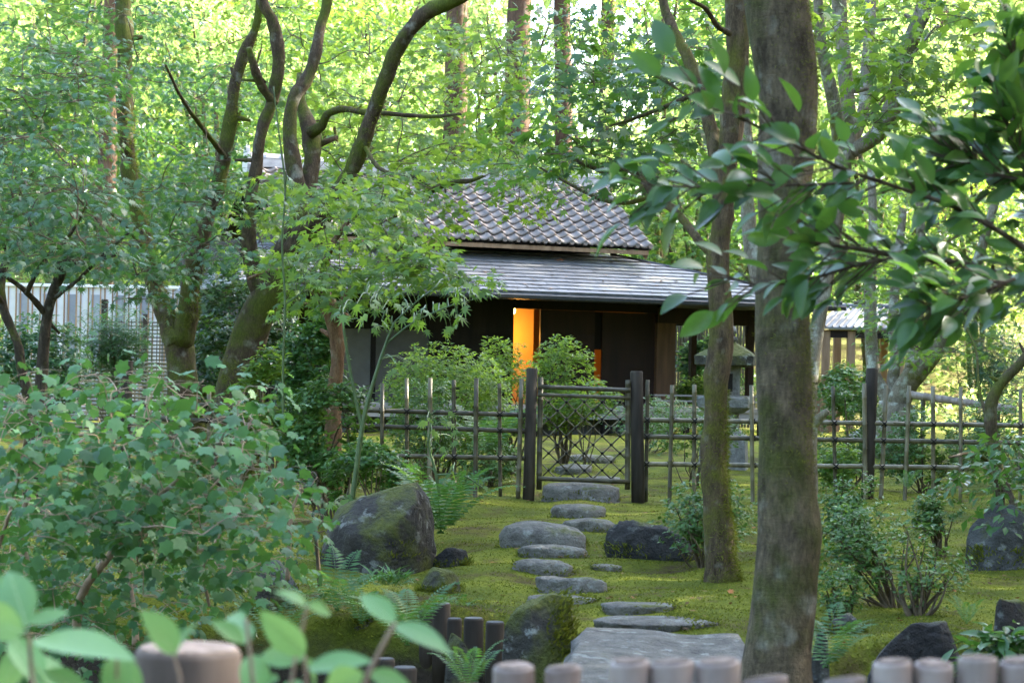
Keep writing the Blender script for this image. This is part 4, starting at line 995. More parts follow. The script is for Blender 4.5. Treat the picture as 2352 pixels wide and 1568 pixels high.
crown(C_, Cs, [(-40, 150, 260, 430, 15, 21, 34, .50), (260, 130, 570, 430, 21.8, 26, 40, .5), (-40, 420, 270, 560, 14, 20, 28, .45), (270, 420, 500, 580, 21.6, 25, 22, .45), (330, 300, 500, 560, 18, 20, 7, .4), (-20, 0, 420, 160, 19, 25, 34, .5), (300, 590, 400, 690, 17, 19.5, 5, .36), (380, 430, 560, 610, 17, 19.5, 11, .36), (200, 540, 420, 640, 16, 19, 8, .36)], 46, ACER, .085, 'leaf_cool', flat=.08)
canopy(C_, [(-8, -1, 18, 27, 8, 12, 22, 1.5)])
D_, Ds = tree('maple_tree', 'leaning mossy multi-limbed trunk sending one limb diagonally up past the roof', 'tree',
    [[(540, 1010, 118), (548, 900, 104), (564, 800, 88), (590, 720, 78), (622, 655, 74), (645, 605, 62)],
     ([(606, 700, 44), (582, 625, 37), (573, 540, 33), (576, 470, 30), (590, 380, 28), (602, 300, 27), (625, 232, 28), (638, 170, 28), (640, 110, 30), (626, 50, 28), (602, 0, 24), (580, -120, 20)], (19.6, 19.2)),
     ([(645, 612, 60), (676, 540, 54), (693, 480, 46), (682, 420, 41), (669, 350, 35), (665, 280, 33), (676, 222, 32), (705, 180, 32), (725, 120, 28), (736, 60, 25), (752, 0, 24), (765, -150, 20)], (19.6, 20)),
     ([(690, 470, 34), (712, 410, 38), (716, 330, 42), (704, 275, 36), (688, 225, 24), (690, 170, 14)], (19.8, 20.3)),
     ([(712, 305, 26), (738, 288, 22), (754, 262, 18), (790, 251, 15), (830, 257, 14), (900, 262, 11), (990, 268, 9), (1060, 262, 5)], (19.9, 19.2)),
     ([(655, 590, 58), (705, 528, 52), (760, 468, 45), (800, 402, 38), (826, 350, 36), (846, 290, 34), (868, 230, 32), (888, 175, 32), (906, 122, 33), (942, 70, 34), (990, 26, 35), (1032, 4, 32), (1080, -20, 28), (1200, -90, 22)], (19.6, 18.6)),
     ([(632, 238, 22), (604, 204, 21), (586, 165, 19), (572, 110, 12)], (19.4, 19)),
     ([(840, 340, 10), (865, 380, 10), (900, 400, 9), (950, 405, 8), (1000, 440, 5)], (19.2, 18.4)),
     ([(905, 500, 8), (940, 462, 17), (985, 440, 16), (1035, 420, 14), (1075, 416, 12), (1110, 405, 6)], (18.6, 18.2))], 19.6, 'bark_mossy', 18, .16, None, None, 4., 8000)
crown(D_, Ds, [(600, 0, 860, 400, 20.4, 24, 34, .42), (840, 60, 1240, 400, 19.8, 24, 80, .42), (930, 330, 1330, 480, 17.8, 19, 15, .28), (820, 390, 1010, 540, 17, 19, 22, .34), (700, 400, 860, 520, 20.2, 22, 10, .34), (500, 380, 760, 640, 22, 28, 34, .45), (590, 400, 740, 520, 17.5, 19, 6, .3)], 34, MAPLE, .10, 'leaf_bright', flat=.09)
canopy(D_, [(-5, 3, 17, 28, 8, 12, 24, 1.5)])
E_, Es = tree('maple_tree', 'short reddish peeling trunk under the spreading pale green leaves', 'tree',
    [[(764, 1000, 42), (768, 900, 36), (775, 835, 31), (773, 775, 36), (760, 715, 42), (742, 680, 40), (715, 640, 20)],
     ([(768, 740, 26), (790, 690, 20), (830, 640, 15), (880, 600, 12), (950, 575, 9), (1040, 590, 6)], (15.6, 14.4)),
     ([(755, 700, 24), (740, 640, 20), (760, 570, 16), (800, 510, 12), (850, 470, 8)], (15.6, 15)), ([(745, 690, 20), (690, 640, 14), (630, 620, 10), (570, 640, 7)], (15.6, 14.8))], 15.6, 'bark_red', 14, .12)
crown(E_, Es, [(680, 430, 900, 560, 13.8, 15.6, 20, .33), (720, 550, 1000, 650, 13.6, 15.2, 22, .32), (940, 575, 1110, 650, 13.6, 14.6, 9, .25), (560, 560, 720, 660, 14.2, 15.4, 5, .26), (660, 630, 860, 700, 13.8, 15, 9, .26)], 30, MAPLE, .088, 'leaf_bright', r0=.004, flat=.07)
G_, Gs = tree('maple_tree', 'pale lichened trunk dividing behind the thickest trunk', 'tree',
    [[(1845, 1010, 62), (1850, 930, 50), (1856, 860, 46)], ([(1852, 880, 40), (1800, 760, 42), (1752, 660, 42), (1726, 570, 36), (1716, 450, 31), (1712, 300, 26), (1705, 100, 20)], (15, 15.4)),
     ([(1856, 880, 44), (1871, 800, 34), (1882, 730, 32), (1898, 640, 32), (1915, 540, 34), (1930, 440, 38), (1938, 350, 42)], (15, 15.2)),
     ([(1936, 370, 34), (1922, 280, 31), (1908, 200, 30), (1888, 120, 26), (1878, 0, 22), (1870, -150, 18)], (15.2, 14.8)),
     ([(1940, 370, 40), (1950, 290, 38), (1944, 200, 34), (1934, 100, 33), (1926, 0, 34), (1920, -200, 28)], (15.2, 15.4)),
     ([(1945, 350, 30), (1972, 290, 26), (1988, 220, 28), (1994, 120, 28), (2000, 0, 26)], (15.2, 15.8)),
     ([(1950, 352, 34), (2010, 312, 40), (2046, 258, 42), (2068, 175, 42), (2094, 92, 38), (2128, 0, 34), (2170, -150, 28)], (15.2, 14.8)),
     ([(1960, 300, 12), (2020, 240, 8), (2080, 150, 7), (2150, 60, 5)], (14.8, 14.)),], 15.0, 'bark_pale', 16, .08)
crown(G_, Gs, [(1890, 0, 2200, 200, 13.6, 15.2, 30, .3), (1960, 120, 2160, 330, 13.4, 14.8, 24, .26), (2180, 0, 2380, 120, 13, 15, 9, .3), (1700, 400, 1760, 470, 14.8, 15.2, 2, .2)], 15, MAPLE, .10, 'leaf_bright', r0=.004)
canopy(G_, [(2, 8, 13, 22, 7.5, 11, 22, 1.5)])
R_, Rs = tree('maple_tree', 'pale smooth trunk splitting into several stems beyond the right fence', 'tree',
    [[(2052, 1010, 110), (2058, 960, 90), (2062, 925, 84)], ([(2050, 940, 46), (2034, 905, 34), (2010, 865, 31), (2003, 800, 30), (1998, 720, 30), (2000, 640, 27), (2006, 540, 22), (2000, 380, 18)], (27, 27.3)),
     ([(2052, 930, 40), (2050, 880, 28), (2056, 830, 26), (2052, 740, 24), (2058, 640, 22), (2075, 480, 18)], (27, 27.6)),
     ([(2062, 930, 60), (2085, 880, 50), (2112, 850, 44), (2150, 806, 38), (2182, 752, 32), (2212, 695, 28), (2245, 600, 24), (2290, 450, 18)], (27, 26.2)),
     ([(2070, 905, 34), (2095, 840, 34), (2110, 770, 32), (2105, 690, 28), (2115, 560, 22), (2108, 400, 18)], (27, 27.2))], 27.0, 'bark_pale', 16, .07)
crown(R_, Rs, [(1900, 430, 2352, 700, 25, 29, 60, .5), (2000, 620, 2352, 820, 24, 27, 30, .4)], 34, ACER, .10, 'leaf_bright', flat=.08)
F_, Fs = tree('maple_tree', 'small black crooked stem before the white wall', 'tree',
    [[(92, 960, 30), (96, 850, 27), (104, 770, 25), (110, 712, 25), (128, 655, 26), (140, 622, 30), (148, 602, 24), (182, 598, 19), (225, 595, 14), (275, 582, 9)],
     ([(106, 722, 17), (62, 672, 13), (20, 640, 10), (-30, 610, 8)], (15, 14.6)), ([(118, 690, 10), (180, 642, 9), (232, 590, 8), (296, 535, 6)], (15, 14.5)),
     ([(60, 675, 12), (100, 600, 10), (160, 540, 8), (200, 470, 5)], (14.8, 14.2)), ([(130, 640, 8), (85, 560, 7), (60, 480, 5)], (15, 15.5))], 15.0, 'bark_dark', 12, .12)
crown(F_, Fs, [(-40, 420, 320, 600, 13.4, 16, 34, .34), (-40, 300, 200, 430, 13, 16, 14, .36)], 34, ACER, .075, 'leaf_cool', flat=.08)
F2, F2s = tree('maple_tree', 'dark curving stem at the far left edge', 'tree',
    [[(70, 960, 26), (52, 860, 24), (40, 790, 22), (12, 720, 21), (2, 660, 20), (14, 600, 18), (38, 560, 15), (90, 500, 10)], ([(10, 700, 12), (-30, 640, 10), (-60, 560, 8)], (16.5, 16)), ([(20, 590, 10), (-10, 520, 8), (-50, 430, 6)], (16.5, 16))], 16.5, 'bark_dark', 12, .12)
crown(F2, F2s, [(-60, 80, 260, 330, 15.5, 18, 34, .4)], 38, ACER, .08, 'leaf_maple')
I_, Is = tree('garden_tree', 'slender grey stem bending right before the far fence end', 'tree',
    [[(2296, 1130, 26), (2288, 1060, 27), (2277, 985, 28), (2277, 925, 28), (2300, 880, 25), (2350, 828, 22), (2420, 740, 18)], ([(2280, 990, 10), (2250, 900, 7), (2240, 800, 6), (2200, 720, 4)], (13, 13.6)), ([(2290, 1075, 18), (2330, 1160, 17), (2365, 1230, 15), (2420, 1320, 12)], (13, 12)), ([(2285, 1070, 10), (2235, 1040, 9), (2180, 1050, 6)], (13, 12.6))], 13.0, 'bark_mossy', 12, .1)
crown(I_, Is, [(2270, 990, 2380, 1240, 11.6, 13, 26, .17), (2180, 1060, 2300, 1110, 12, 13, 4, .12)], 16, OVAL, .075, 'leaf_gloss', r0=.003)

# ------------------------------------------------------------------ the sunlit wood behind
def conifer(px, wd, d, label, ylow=420):
    p = P(px, ylow, d); b = np.array([p[0], d, gz1(p[0], d)-.2]); r = wd/2/F*d
    th = thing('conifer_tree', label, 'tree', b, group='tall conifers on the hillside'); mb = MB()
    lx = rng.normal(0, .25)
    pts = [b, b+[0, 0, .8], b+[lx*.2, 0, 6], b+[lx, 0, 14], b+[lx*1.4, 0, 24]]; mb.tube(pts, [r*1.5, r*1.12, r, r*.8, r*.3], 16, rough=.06, rs=6, step=.5); part('trunk', mb, M['bark_conifer'], th, True)
    L = Leaves(); n = 26; z = rng.uniform(8.5, 23, n); a = rng.uniform(0, 6.28, n); rr = rng.uniform(.5, 1.6, n)
    C = np.stack([b[0]+np.cos(a)*rr, d+np.sin(a)*rr, b[2]+z], 1); pad_leaves(L, C, np.full(n, .8), 60, BLADE, .25, droop=.9, flat=.25); L.obj('crown', 'leaf_conifer', th)
conifer(1183, 62, 46.5, 'massive reddish conifer trunk above the ridge of the roof')
conifer(1040, 54, 47.5, 'leaning dark conifer trunk left of the massive one')
conifer(1300, 42, 47, 'sunlit slim conifer trunk right of the massive one')
conifer(243, 44, 45.5, 'conifer trunk behind the left maple limb')
conifer(1388, 34, 66, 'faint far conifer trunk above the right end of the ridge')
conifer(330, 34, 63, 'thin far conifer trunk beside the left maple limb')
conifer(2160, 34, 60, 'pale far conifer trunk behind the right maple limbs')
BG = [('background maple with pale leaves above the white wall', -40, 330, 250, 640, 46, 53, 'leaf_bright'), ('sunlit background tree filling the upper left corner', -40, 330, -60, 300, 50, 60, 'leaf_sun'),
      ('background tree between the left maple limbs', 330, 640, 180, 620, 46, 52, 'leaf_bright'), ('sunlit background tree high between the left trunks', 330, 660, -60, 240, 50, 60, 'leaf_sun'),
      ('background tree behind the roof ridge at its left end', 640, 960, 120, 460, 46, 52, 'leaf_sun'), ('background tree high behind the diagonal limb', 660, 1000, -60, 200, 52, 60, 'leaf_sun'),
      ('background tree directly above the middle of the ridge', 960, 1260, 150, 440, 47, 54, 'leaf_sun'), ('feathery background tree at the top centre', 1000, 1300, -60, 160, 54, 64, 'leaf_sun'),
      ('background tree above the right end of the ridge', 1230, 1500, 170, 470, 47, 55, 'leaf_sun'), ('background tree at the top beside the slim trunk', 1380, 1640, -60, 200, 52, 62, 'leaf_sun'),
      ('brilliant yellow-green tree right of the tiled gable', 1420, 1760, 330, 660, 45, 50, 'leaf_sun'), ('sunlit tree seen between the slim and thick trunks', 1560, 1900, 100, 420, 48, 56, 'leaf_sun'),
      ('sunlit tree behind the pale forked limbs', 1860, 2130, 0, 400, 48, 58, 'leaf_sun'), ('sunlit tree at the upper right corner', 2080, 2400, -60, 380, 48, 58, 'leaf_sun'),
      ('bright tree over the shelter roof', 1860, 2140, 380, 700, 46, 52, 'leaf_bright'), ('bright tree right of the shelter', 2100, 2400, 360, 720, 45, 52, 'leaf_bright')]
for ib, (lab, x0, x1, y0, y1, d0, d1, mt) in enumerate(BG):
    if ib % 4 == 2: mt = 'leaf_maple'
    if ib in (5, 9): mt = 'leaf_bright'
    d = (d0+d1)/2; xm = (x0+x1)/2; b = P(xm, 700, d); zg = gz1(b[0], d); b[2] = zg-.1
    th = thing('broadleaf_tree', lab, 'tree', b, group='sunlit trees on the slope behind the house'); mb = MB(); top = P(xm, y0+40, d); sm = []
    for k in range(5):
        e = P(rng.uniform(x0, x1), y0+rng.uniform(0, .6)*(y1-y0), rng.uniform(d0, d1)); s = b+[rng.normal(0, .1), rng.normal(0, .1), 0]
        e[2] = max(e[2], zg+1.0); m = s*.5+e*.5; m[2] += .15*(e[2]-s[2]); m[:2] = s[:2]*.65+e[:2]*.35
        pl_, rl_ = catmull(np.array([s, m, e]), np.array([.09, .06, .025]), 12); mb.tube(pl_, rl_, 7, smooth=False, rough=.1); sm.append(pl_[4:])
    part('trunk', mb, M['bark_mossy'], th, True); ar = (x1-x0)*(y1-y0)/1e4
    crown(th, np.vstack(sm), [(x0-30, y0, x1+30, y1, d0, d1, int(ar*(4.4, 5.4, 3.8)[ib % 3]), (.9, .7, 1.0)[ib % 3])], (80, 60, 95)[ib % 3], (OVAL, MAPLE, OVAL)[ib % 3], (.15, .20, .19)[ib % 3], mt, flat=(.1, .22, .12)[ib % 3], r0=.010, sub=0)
def undergrowth():
    n = 26000; y = rng.uniform(43.5, 70, n); x = (rng.random(n)*2-1)*y*.30; z = gz(x, y); p = np.stack([x, y, z], 1)
    k = sn(p, .55, 3.); ok = k > -.25; p = p[ok]; k = k[ok]; p[:, 2] += rng.random(len(p))**1.3*np.clip(.35+.7*k, .1, 1.3)
    L = Leaves(); tip = rng.normal(0, 1, (len(p), 3)); tip[:, 2] -= .2; nor = rng.normal(0, .5, (len(p), 3))+[0, -.25, 1]
    L.add(OVAL, p, tip, nor, rng.uniform(.12, .26, len(p)))
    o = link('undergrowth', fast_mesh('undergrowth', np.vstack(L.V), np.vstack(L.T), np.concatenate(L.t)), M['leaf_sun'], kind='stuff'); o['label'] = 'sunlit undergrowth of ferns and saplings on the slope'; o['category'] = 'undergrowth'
undergrowth()
def woodland():
    n = 90000; y = rng.uniform(60, 95, n); x = (rng.random(n)*2-1)*y*.34; z = gz(x, y)
    p = np.stack([x, y, z+rng.random(n)**.8*16], 1); k = sn(p, .35, 7.)+.6*sn(p, .9, 2.); mid = np.exp(-((x/y-.035)/.06)**2)*sstep(8, 12, p[:, 2]-z*0)
    p = p[(k > -.9+2.1*mid)]
    L = Leaves(); L.add(OVAL, p, rng.normal(0, 1, (len(p), 3))-[0, 0, .3], rng.normal(0, .5, (len(p), 3))+[0, -.3, 1], rng.uniform(.4, .85, len(p)))
    o = link('woodland', fast_mesh('woodland', np.vstack(L.V), np.vstack(L.T), np.concatenate(L.t)), M['leaf_sun'], kind='stuff'); o['label'] = 'far wood of bright leaves on the hilltop'; o['category'] = 'woodland'
woodland()
def shade_wood():
    """unseen wood at the sides and behind the viewer, added to block sun and low sky light"""
    m = 46000; a = rng.uniform(R(20), R(340), m); r = rng.uniform(19, 34, m); q = np.stack([r*np.sin(a), r*np.cos(a)+14, 0*a], 1)
    q = q[(np.abs(q[:, 0]) > 13+.10*np.abs(q[:, 1])) | (q[:, 1] < -6)]; q[:, 2] = gz(q[:, 0], q[:, 1]) + rng.random(len(q))*17
    m = 54000; b = np.stack([rng.uniform(14, 27, m), rng.uniform(-14, 47.0, m), 0*np.zeros(m)], 1); b[:, 0] += np.clip(b[:, 1]-30, 0, None)*.22; b[:, 2] = rng.random(m)*21  # tall right-hand belt added to block the sun, ending short of the hillside
    q = np.vstack([q, b]); L = Leaves(); L.add(OVAL, q, rng.normal(0, 1, (len(q), 3))-[0, 0, .3], rng.normal(0, .5, (len(q), 3))+[0, -.3, 1], rng.uniform(.5, .9, len(q)))
    o = link('shade_wood', fast_mesh('shade_wood', np.vstack(L.V), np.vstack(L.T), np.concatenate(L.t)), M['leaf_conifer'], kind='stuff'); o['label'] = 'unseen dark wood around the garden, added to keep it in shade'; o['category'] = 'shade_wood'
shade_wood()
# ------------------------------------------------------------------ shrubs
def shrub(name, label, cat, rect, d, n, tpl, size, mat, group=None, stems=7, whorl=6, dd=None, twig='twig', sharp=1.0, gap=-.35, base_px=None, shell=.55, sr=.010, lean=0.0):
    x0, y0, x1, y1 = rect; top = P((x0+x1)/2, y0, d); bx = base_px or (x0+x1)/2; b = P(bx, y1, d); zg = gz1(b[0], d)
    zb = max(b[2], zg); b = np.array([b[0], d, zg-.03]); rx = (x1-x0)/2/F*d; ry = dd or rx*.8
    cz = zb + (top[2]-zb)*.45; c = np.array([top[0], d, cz]); rz = top[2]-cz
    th = thing(name, label, cat, b, group=group); L = Leaves(); T = []
    k = 0
    while len(T) < n and k < n*30:
        k += 1
        v = rng.normal(size=3); v /= np.linalg.norm(v); v *= rng.uniform(shell, 1.0)
        p = c+v*[rx, ry, rz if v[2] > 0 else (cz-zb)]
        if sn(p[None], 3.2/max(.4, rx), sum(map(ord, label)) % 7)[0] + .5*sn(p[None], 9/max(.4, rx))[0] < gap: continue
        p[2] = max(p[2], gz1(p[0], p[1])+.02); T.append(p)
    if not T: T = [c+[rx*.5*rng.normal(), ry*.5*rng.normal(), rz*.4] for _ in range(n//3)]
    T = np.array(T); m = len(T)
    a = np.tile(np.arange(whorl)*6.283/whorl, m)+np.repeat(rng.random(m)*6, whorl); C = np.repeat(T, whorl, 0)
    ax = nrmz(np.repeat((T-c)/[rx, ry, rz]*.6+[0, 0, .8], whorl, 0)+rng.normal(0, .15, (m*whorl, 3)))
    rad = np.stack([np.cos(a), np.sin(a), 0*a], 1); rad = rad-ax*(rad*ax).sum(1, keepdims=True)
    tip = rad*sharp+ax*rng.uniform(.1, .7, (m*whorl, 1)); L.add(tpl, C+rng.normal(0, size*.25, C.shape), tip, ax*1.0-rad*.35+rng.normal(0, .25, C.shape), size*rng.uniform(.7, 1.25, m*whorl), np.clip(np.repeat(rng.random(m), whorl)*.7+rng.random(m*whorl)*.3, 0, 1))
    L.obj('foliage', mat, th)
    mb = MB(); sm = []
    for s in range(stems):
        e = T[rng.integers(m)]; e = c+(e-c)*.75; s0 = b+[rng.normal(0, .04)*rx*2, rng.normal(0, .05), 0]; md = s0*.5+e*.5+rng.normal(0, .12*rx, 3)
        pl_, rl_ = catmull(np.array([s0, s0*.7+md*.3+rng.normal(0, .05*rx, 3), md, e]), np.array([sr, sr*.85, sr*.6, sr*.3]), 10); mb.tube(pl_, rl_, 6, smooth=False, rough=.1); sm.append(pl_)
    part('stems', mb, M[twig], th, kind='stuff'); sm = np.vstack(sm)
    sel = T[rng.choice(m, min(m, 90), replace=False)]; twigs(th, sm, sel, np.full(len(sel), size), twig, sr*.32, 0, 'twigs', 0)
    return th
# behind the fence, in front of the house
shrub('azalea', 'rounded azalea with fine leaves behind the left half of the fence', 'shrub', (850, 782, 1190, 1075), 22.5, 1500, DIA, .055, 'leaf_bright', stems=12, gap=-.3)
shrub('azalea', 'taller azalea with bare twisted stems before the lit doorway', 'shrub', (1040, 760, 1250, 1060), 23.5, 800, DIA, .056, 'leaf_bright', stems=14, gap=-.1, sr=.016, base_px=1180)
shrub('azalea', 'azalea dome right of the lit doorway above the gate', 'shrub', (1205, 766, 1385, 1000), 24.5, 760, DIA, .056, 'leaf_bright', stems=12, gap=-.1, sr=.016)
shrub('leafy_shrub', 'low broad-leaved shrub seen through the top of the gate', 'shrub', (1270, 872, 1430, 965), 24.0, 150, OVAL, .075, 'leaf_bright', stems=6)
shrub('azalea', 'clipped azalea behind the lattice by the right gate post', 'shrub', (1350, 905, 1620, 1000), 28.0, 520, DIA, .045, 'leaf_azalea', stems=8)
shrub('azalea', 'clipped azalea at the foot of the stone lantern', 'shrub', (1480, 930, 1720, 1060), 21.0, 420, DIA, .045, 'leaf_azalea', stems=10, gap=.0)
shrub('leafy_shrub', 'pale shrub framed by the veranda opening', 'shrub', (1545, 770, 1740, 930), 41, 620, OVAL, .13, 'leaf_cool', stems=6)
shrub('azalea', 'low hedge-like shrub under the veranda opening', 'shrub', (1540, 865, 1740, 945), 39, 500, DIA, .09, 'leaf_azalea', stems=6)
shrub('azalea', 'tall azalea right of the thick trunk behind the fence', 'shrub', (1860, 850, 2030, 1110), 20.5, 760, DIA, .045, 'leaf_azalea', stems=10, gap=-.25)
shrub('leafy_shrub', 'bright low shrub in the fence gap right of the thick trunk', 'shrub', (1866, 1020, 2000, 1130), 19.4, 260, OVAL, .05, 'leaf_bright', stems=6)
shrub('azalea', 'wide shrub behind the fence right of the dark square post', 'shrub', (2010, 930, 2240, 1125), 20.0, 900, OVAL, .045, 'leaf_azalea', stems=12, gap=-.3)
shrub('azalea', 'dense shrub behind the fence at the right edge', 'shrub', (2190, 900, 2420, 1125), 20.5, 900, OVAL, .045, 'leaf_azalea', stems=12, gap=-.3)
shrub('bamboo_clump', 'feathery blue-green bamboo stand at the right beyond the pale pole', 'bamboo', (2110, 700, 2420, 960), 30, 900, BLADE, .16, 'leaf_cool', stems=26, whorl=5, gap=-.5, shell=.2)
shrub('leafy_shrub', 'pale shrub beside the shelter posts', 'shrub', (1880, 830, 2030, 960), 36, 420, OVAL, .11, 'leaf_azalea', stems=6)
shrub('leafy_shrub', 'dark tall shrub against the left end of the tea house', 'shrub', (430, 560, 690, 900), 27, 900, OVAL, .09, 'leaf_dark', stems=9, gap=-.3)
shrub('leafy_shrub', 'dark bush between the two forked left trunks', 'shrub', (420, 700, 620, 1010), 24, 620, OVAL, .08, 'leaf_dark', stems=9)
shrub('bamboo_clump', 'dark narrow-leaved clump before the lattice screen', 'bamboo', (150, 690, 400, 900), 26, 620, BLADE, .17, 'leaf_cool', stems=16, whorl=5, gap=-.2, shell=.2)
shrub('leafy_shrub', 'loose green shrub below the white wall', 'shrub', (-30, 720, 220, 960), 24, 620, OVAL, .08, 'leaf_cool', stems=9)
shrub('pieris_shrub', 'glossy pointed-leaf shrub tucked under the left maple', 'shrub', (630, 690, 800, 1010), 16.8, 620, OVAL, .06, 'leaf_gloss', stems=10, gap=-.25, whorl=7)
shrub('pieris_shrub', 'glossy dark shrub rising behind the largest boulder', 'shrub', (640, 860, 900, 1130), 14.2, 620, OVAL, .055, 'leaf_azalea', stems=12, gap=.0, whorl=7)
shrub('pieris_shrub', 'small shiny shrub drooping over the largest boulder', 'shrub', (740, 1010, 960, 1180), 13.4, 260, OVAL, .05, 'leaf_gloss', stems=10, gap=.1, whorl=7)
shrub('azalea', 'fern-side azalea behind the left fence rails', 'shrub', (1050, 1000, 1200, 1120), 20.2, 300, DIA, .05, 'leaf_azalea', stems=6)
shrub('leafy_shrub', 'light green loose shrub at the foot of the leaning trunk', 'shrub', (540, 800, 700, 1080), 15.4, 420, OVAL, .065, 'leaf_bright', stems=10, gap=-.1, whorl=5)
shrub('azalea', 'bushy azalea in the corner by the left gate post', 'shrub', (900, 850, 1080, 1085), 20.8, 560, DIA, .05, 'leaf_azalea', stems=10, gap=-.3)
# in front of the fence, right
shrub('azalea', 'small-leaved azalea wrapped around the slim rough trunk', 'shrub', (1500, 1088, 1745, 1290), 11.6, 420, OVAL, .036, 'leaf_azalea', stems=14, gap=-.7, shell=.3)
shrub('azalea', 'sparse twiggy azalea right of the thick trunk', 'shrub', (1860, 1120, 2090, 1420), 9.6, 330, OVAL, .032, 'leaf_azalea', stems=16, gap=-.9, shell=.3, base_px=2050, twig='twig')
shrub('azalea', 'thin open azalea on the mossy slope above the black rock', 'shrub', (2000, 1170, 2240, 1440), 9.2, 170, OVAL, .030, 'leaf_azalea', stems=18, gap=-.9, shell=.3, base_px=2100)
shrub('azalea', 'spreading azalea on the moss between thick trunk and fence', 'shrub', (1868, 1085, 2070, 1270), 12.4, 420, OVAL, .036, 'leaf_azalea', stems=14, gap=-.5, shell=.3)
shrub('azalea', 'low azalea on the moss below the far fence end', 'shrub', (2090, 1120, 2230, 1250), 12.8, 240, OVAL, .036, 'leaf_azalea', stems=12, gap=-.4, shell=.3)
shrub('leafy_shrub', 'shiny broad-leaved plant at the lower right corner', 'shrub', (2180, 1440, 2400, 1590), 7.2, 40, OVALB, .085, 'leaf_gloss', stems=6, gap=-2)
shrub('azalea', 'low azalea sprig on the moss beside the thick trunk foot', 'shrub', (1875, 1290, 1990, 1420), 9.0, 130, OVAL, .026, 'leaf_azalea', stems=8, gap=.0)

# ------------------------------------------------------------------ the big blue-green shrub on the left: its nearest leaves are parts
def place(name, me, mat, parent, pos, tip, nor, size):
    tip = Vector(tip).normalized(); nor = Vector(nor); nor = (nor-tip*nor.dot(tip)).normalized(); x = tip.cross(nor)
    root = parent
    while root.parent: root = root.parent
    o = link(name, me, mat, parent); m = Matrix.Identity(4)
    for i in range(3): m[i][0], m[i][1], m[i][2] = x[i]*size, tip[i]*size, nor[i]*size
    m.translation = Vector(pos)-root.location; o.matrix_local = m; return o
def variants(tpl, name, k=5, warp=.08, smooth=True):
    out = []
    for i in range(k):
        V, T = tpl; V = V.copy(); V[:, 2] += warp*rng.normal()*V[:, 0]*2 + warp*rng.normal()*V[:, 1]**2; V[:, 0] *= rng.uniform(.88, 1.12)
        me = fast_mesh(name, V, T, np.full(len(V), .9*i/(k-1))); 
        if smooth: me.polygons.foreach_set('use_smooth', [True]*len(me.polygons))
        out.append(me)
    return out
poly_ = [(-60, 860), (150, 838), (300, 850), (420, 868), (600, 885), (640, 1020), (735, 1180), (690, 1310), (560, 1330), (450, 1400), (250, 1490), (-60, 1500)]
bs = P(185, 1500, 7.4); bs[2] = gz1(bs[0], bs[1])-.05; big = thing('lobed_leaf_shrub', 'big blue-green shrub with lobed leaves and tan stems filling the lower left', 'shrub', bs)
mb = MB(); sm = []
for l, dd in (([(176, 1500, 26), (178, 1410, 22), (195, 1350, 20), (240, 1290, 18), (285, 1232, 17), (340, 1160, 14), (405, 1105, 10), (460, 1040, 6)], (7.4, 6.9)),
              ([(285, 1235, 12), (262, 1170, 9), (255, 1080, 8), (262, 1000, 6), (250, 930, 4)], (7.1, 6.9)), ([(300, 1250, 9), (360, 1215, 8), (420, 1180, 6), (480, 1150, 4)], (7.1, 7.3)),
              ([(312, 1480, 18), (308, 1400, 12), (300, 1330, 9), (310, 1250, 7), (350, 1150, 5)], (7.8, 7.9)), ([(100, 1400, 20), (60, 1280, 14), (50, 1180, 12), (110, 1080, 9), (190, 1010, 6)], (8.2, 7.8)),
              ([(20, 1420, 12), (-10, 1300, 10), (30, 1150, 8), (60, 1000, 6)], (7.6, 7.)), ([(660, 1330, 12), (665, 1250, 10), (670, 1180, 8), (690, 1120, 5)], (8.4, 8.3)), ([(480, 1390, 8), (470, 1300, 7), (520, 1200, 6), (560, 1080, 5)], (8.2, 7.9)), ([(420, 1180, 6), (520, 1080, 5), (580, 960, 4)], (7.3, 7.3))):
    pts, rr = limb_pts(l, dd); mb.tube(pts, rr, 9, rough=.06); s_, _ = catmull(pts, rr, 24); sm.append(s_)
part('stems', mb, M['twig_tan'], big, True); sm = np.vstack(sm)
C, Rr = pads([(poly_, 6.5, 9.2, 310, .16), ([(0, 1000), (560, 930), (620, 1180), (400, 1260), (0, 1250)], 6.3, 7.4, 80, .14)])
twigs(big, sm, C, Rr, 'twig_tan', .0032, 2)
L = Leaves(); order = np.argsort(C[:, 1]); near, far = order[:38], order[38:]
pad_leaves(L, C[far]+0, Rr[far], 10, LOBED, .054, flat=.4, droop=.6, jit=.5, out=.6); L.obj('foliage', 'leaf_blue', big, kind='stuff')
lm = variants(LOBED, 'leaf')
for i in near:
    for k in range(8):
        a = rng.uniform(0, 6.28); q = math.sqrt(rng.random()); rd = np.array([math.cos(a), math.sin(a), 0])
        place('leaf', lm[rng.integers(5)], M['leaf_blue'], big, C[i]+rd*q*Rr[i]+[0, 0, rng.normal(0, .03)], rd+[0, 0, -.5]+rng.normal(0, .3, 3), np.array([0, -.5, .9])+rd*.4+rng.normal(0, .4, 3), .054*rng.uniform(.55, 1.45))

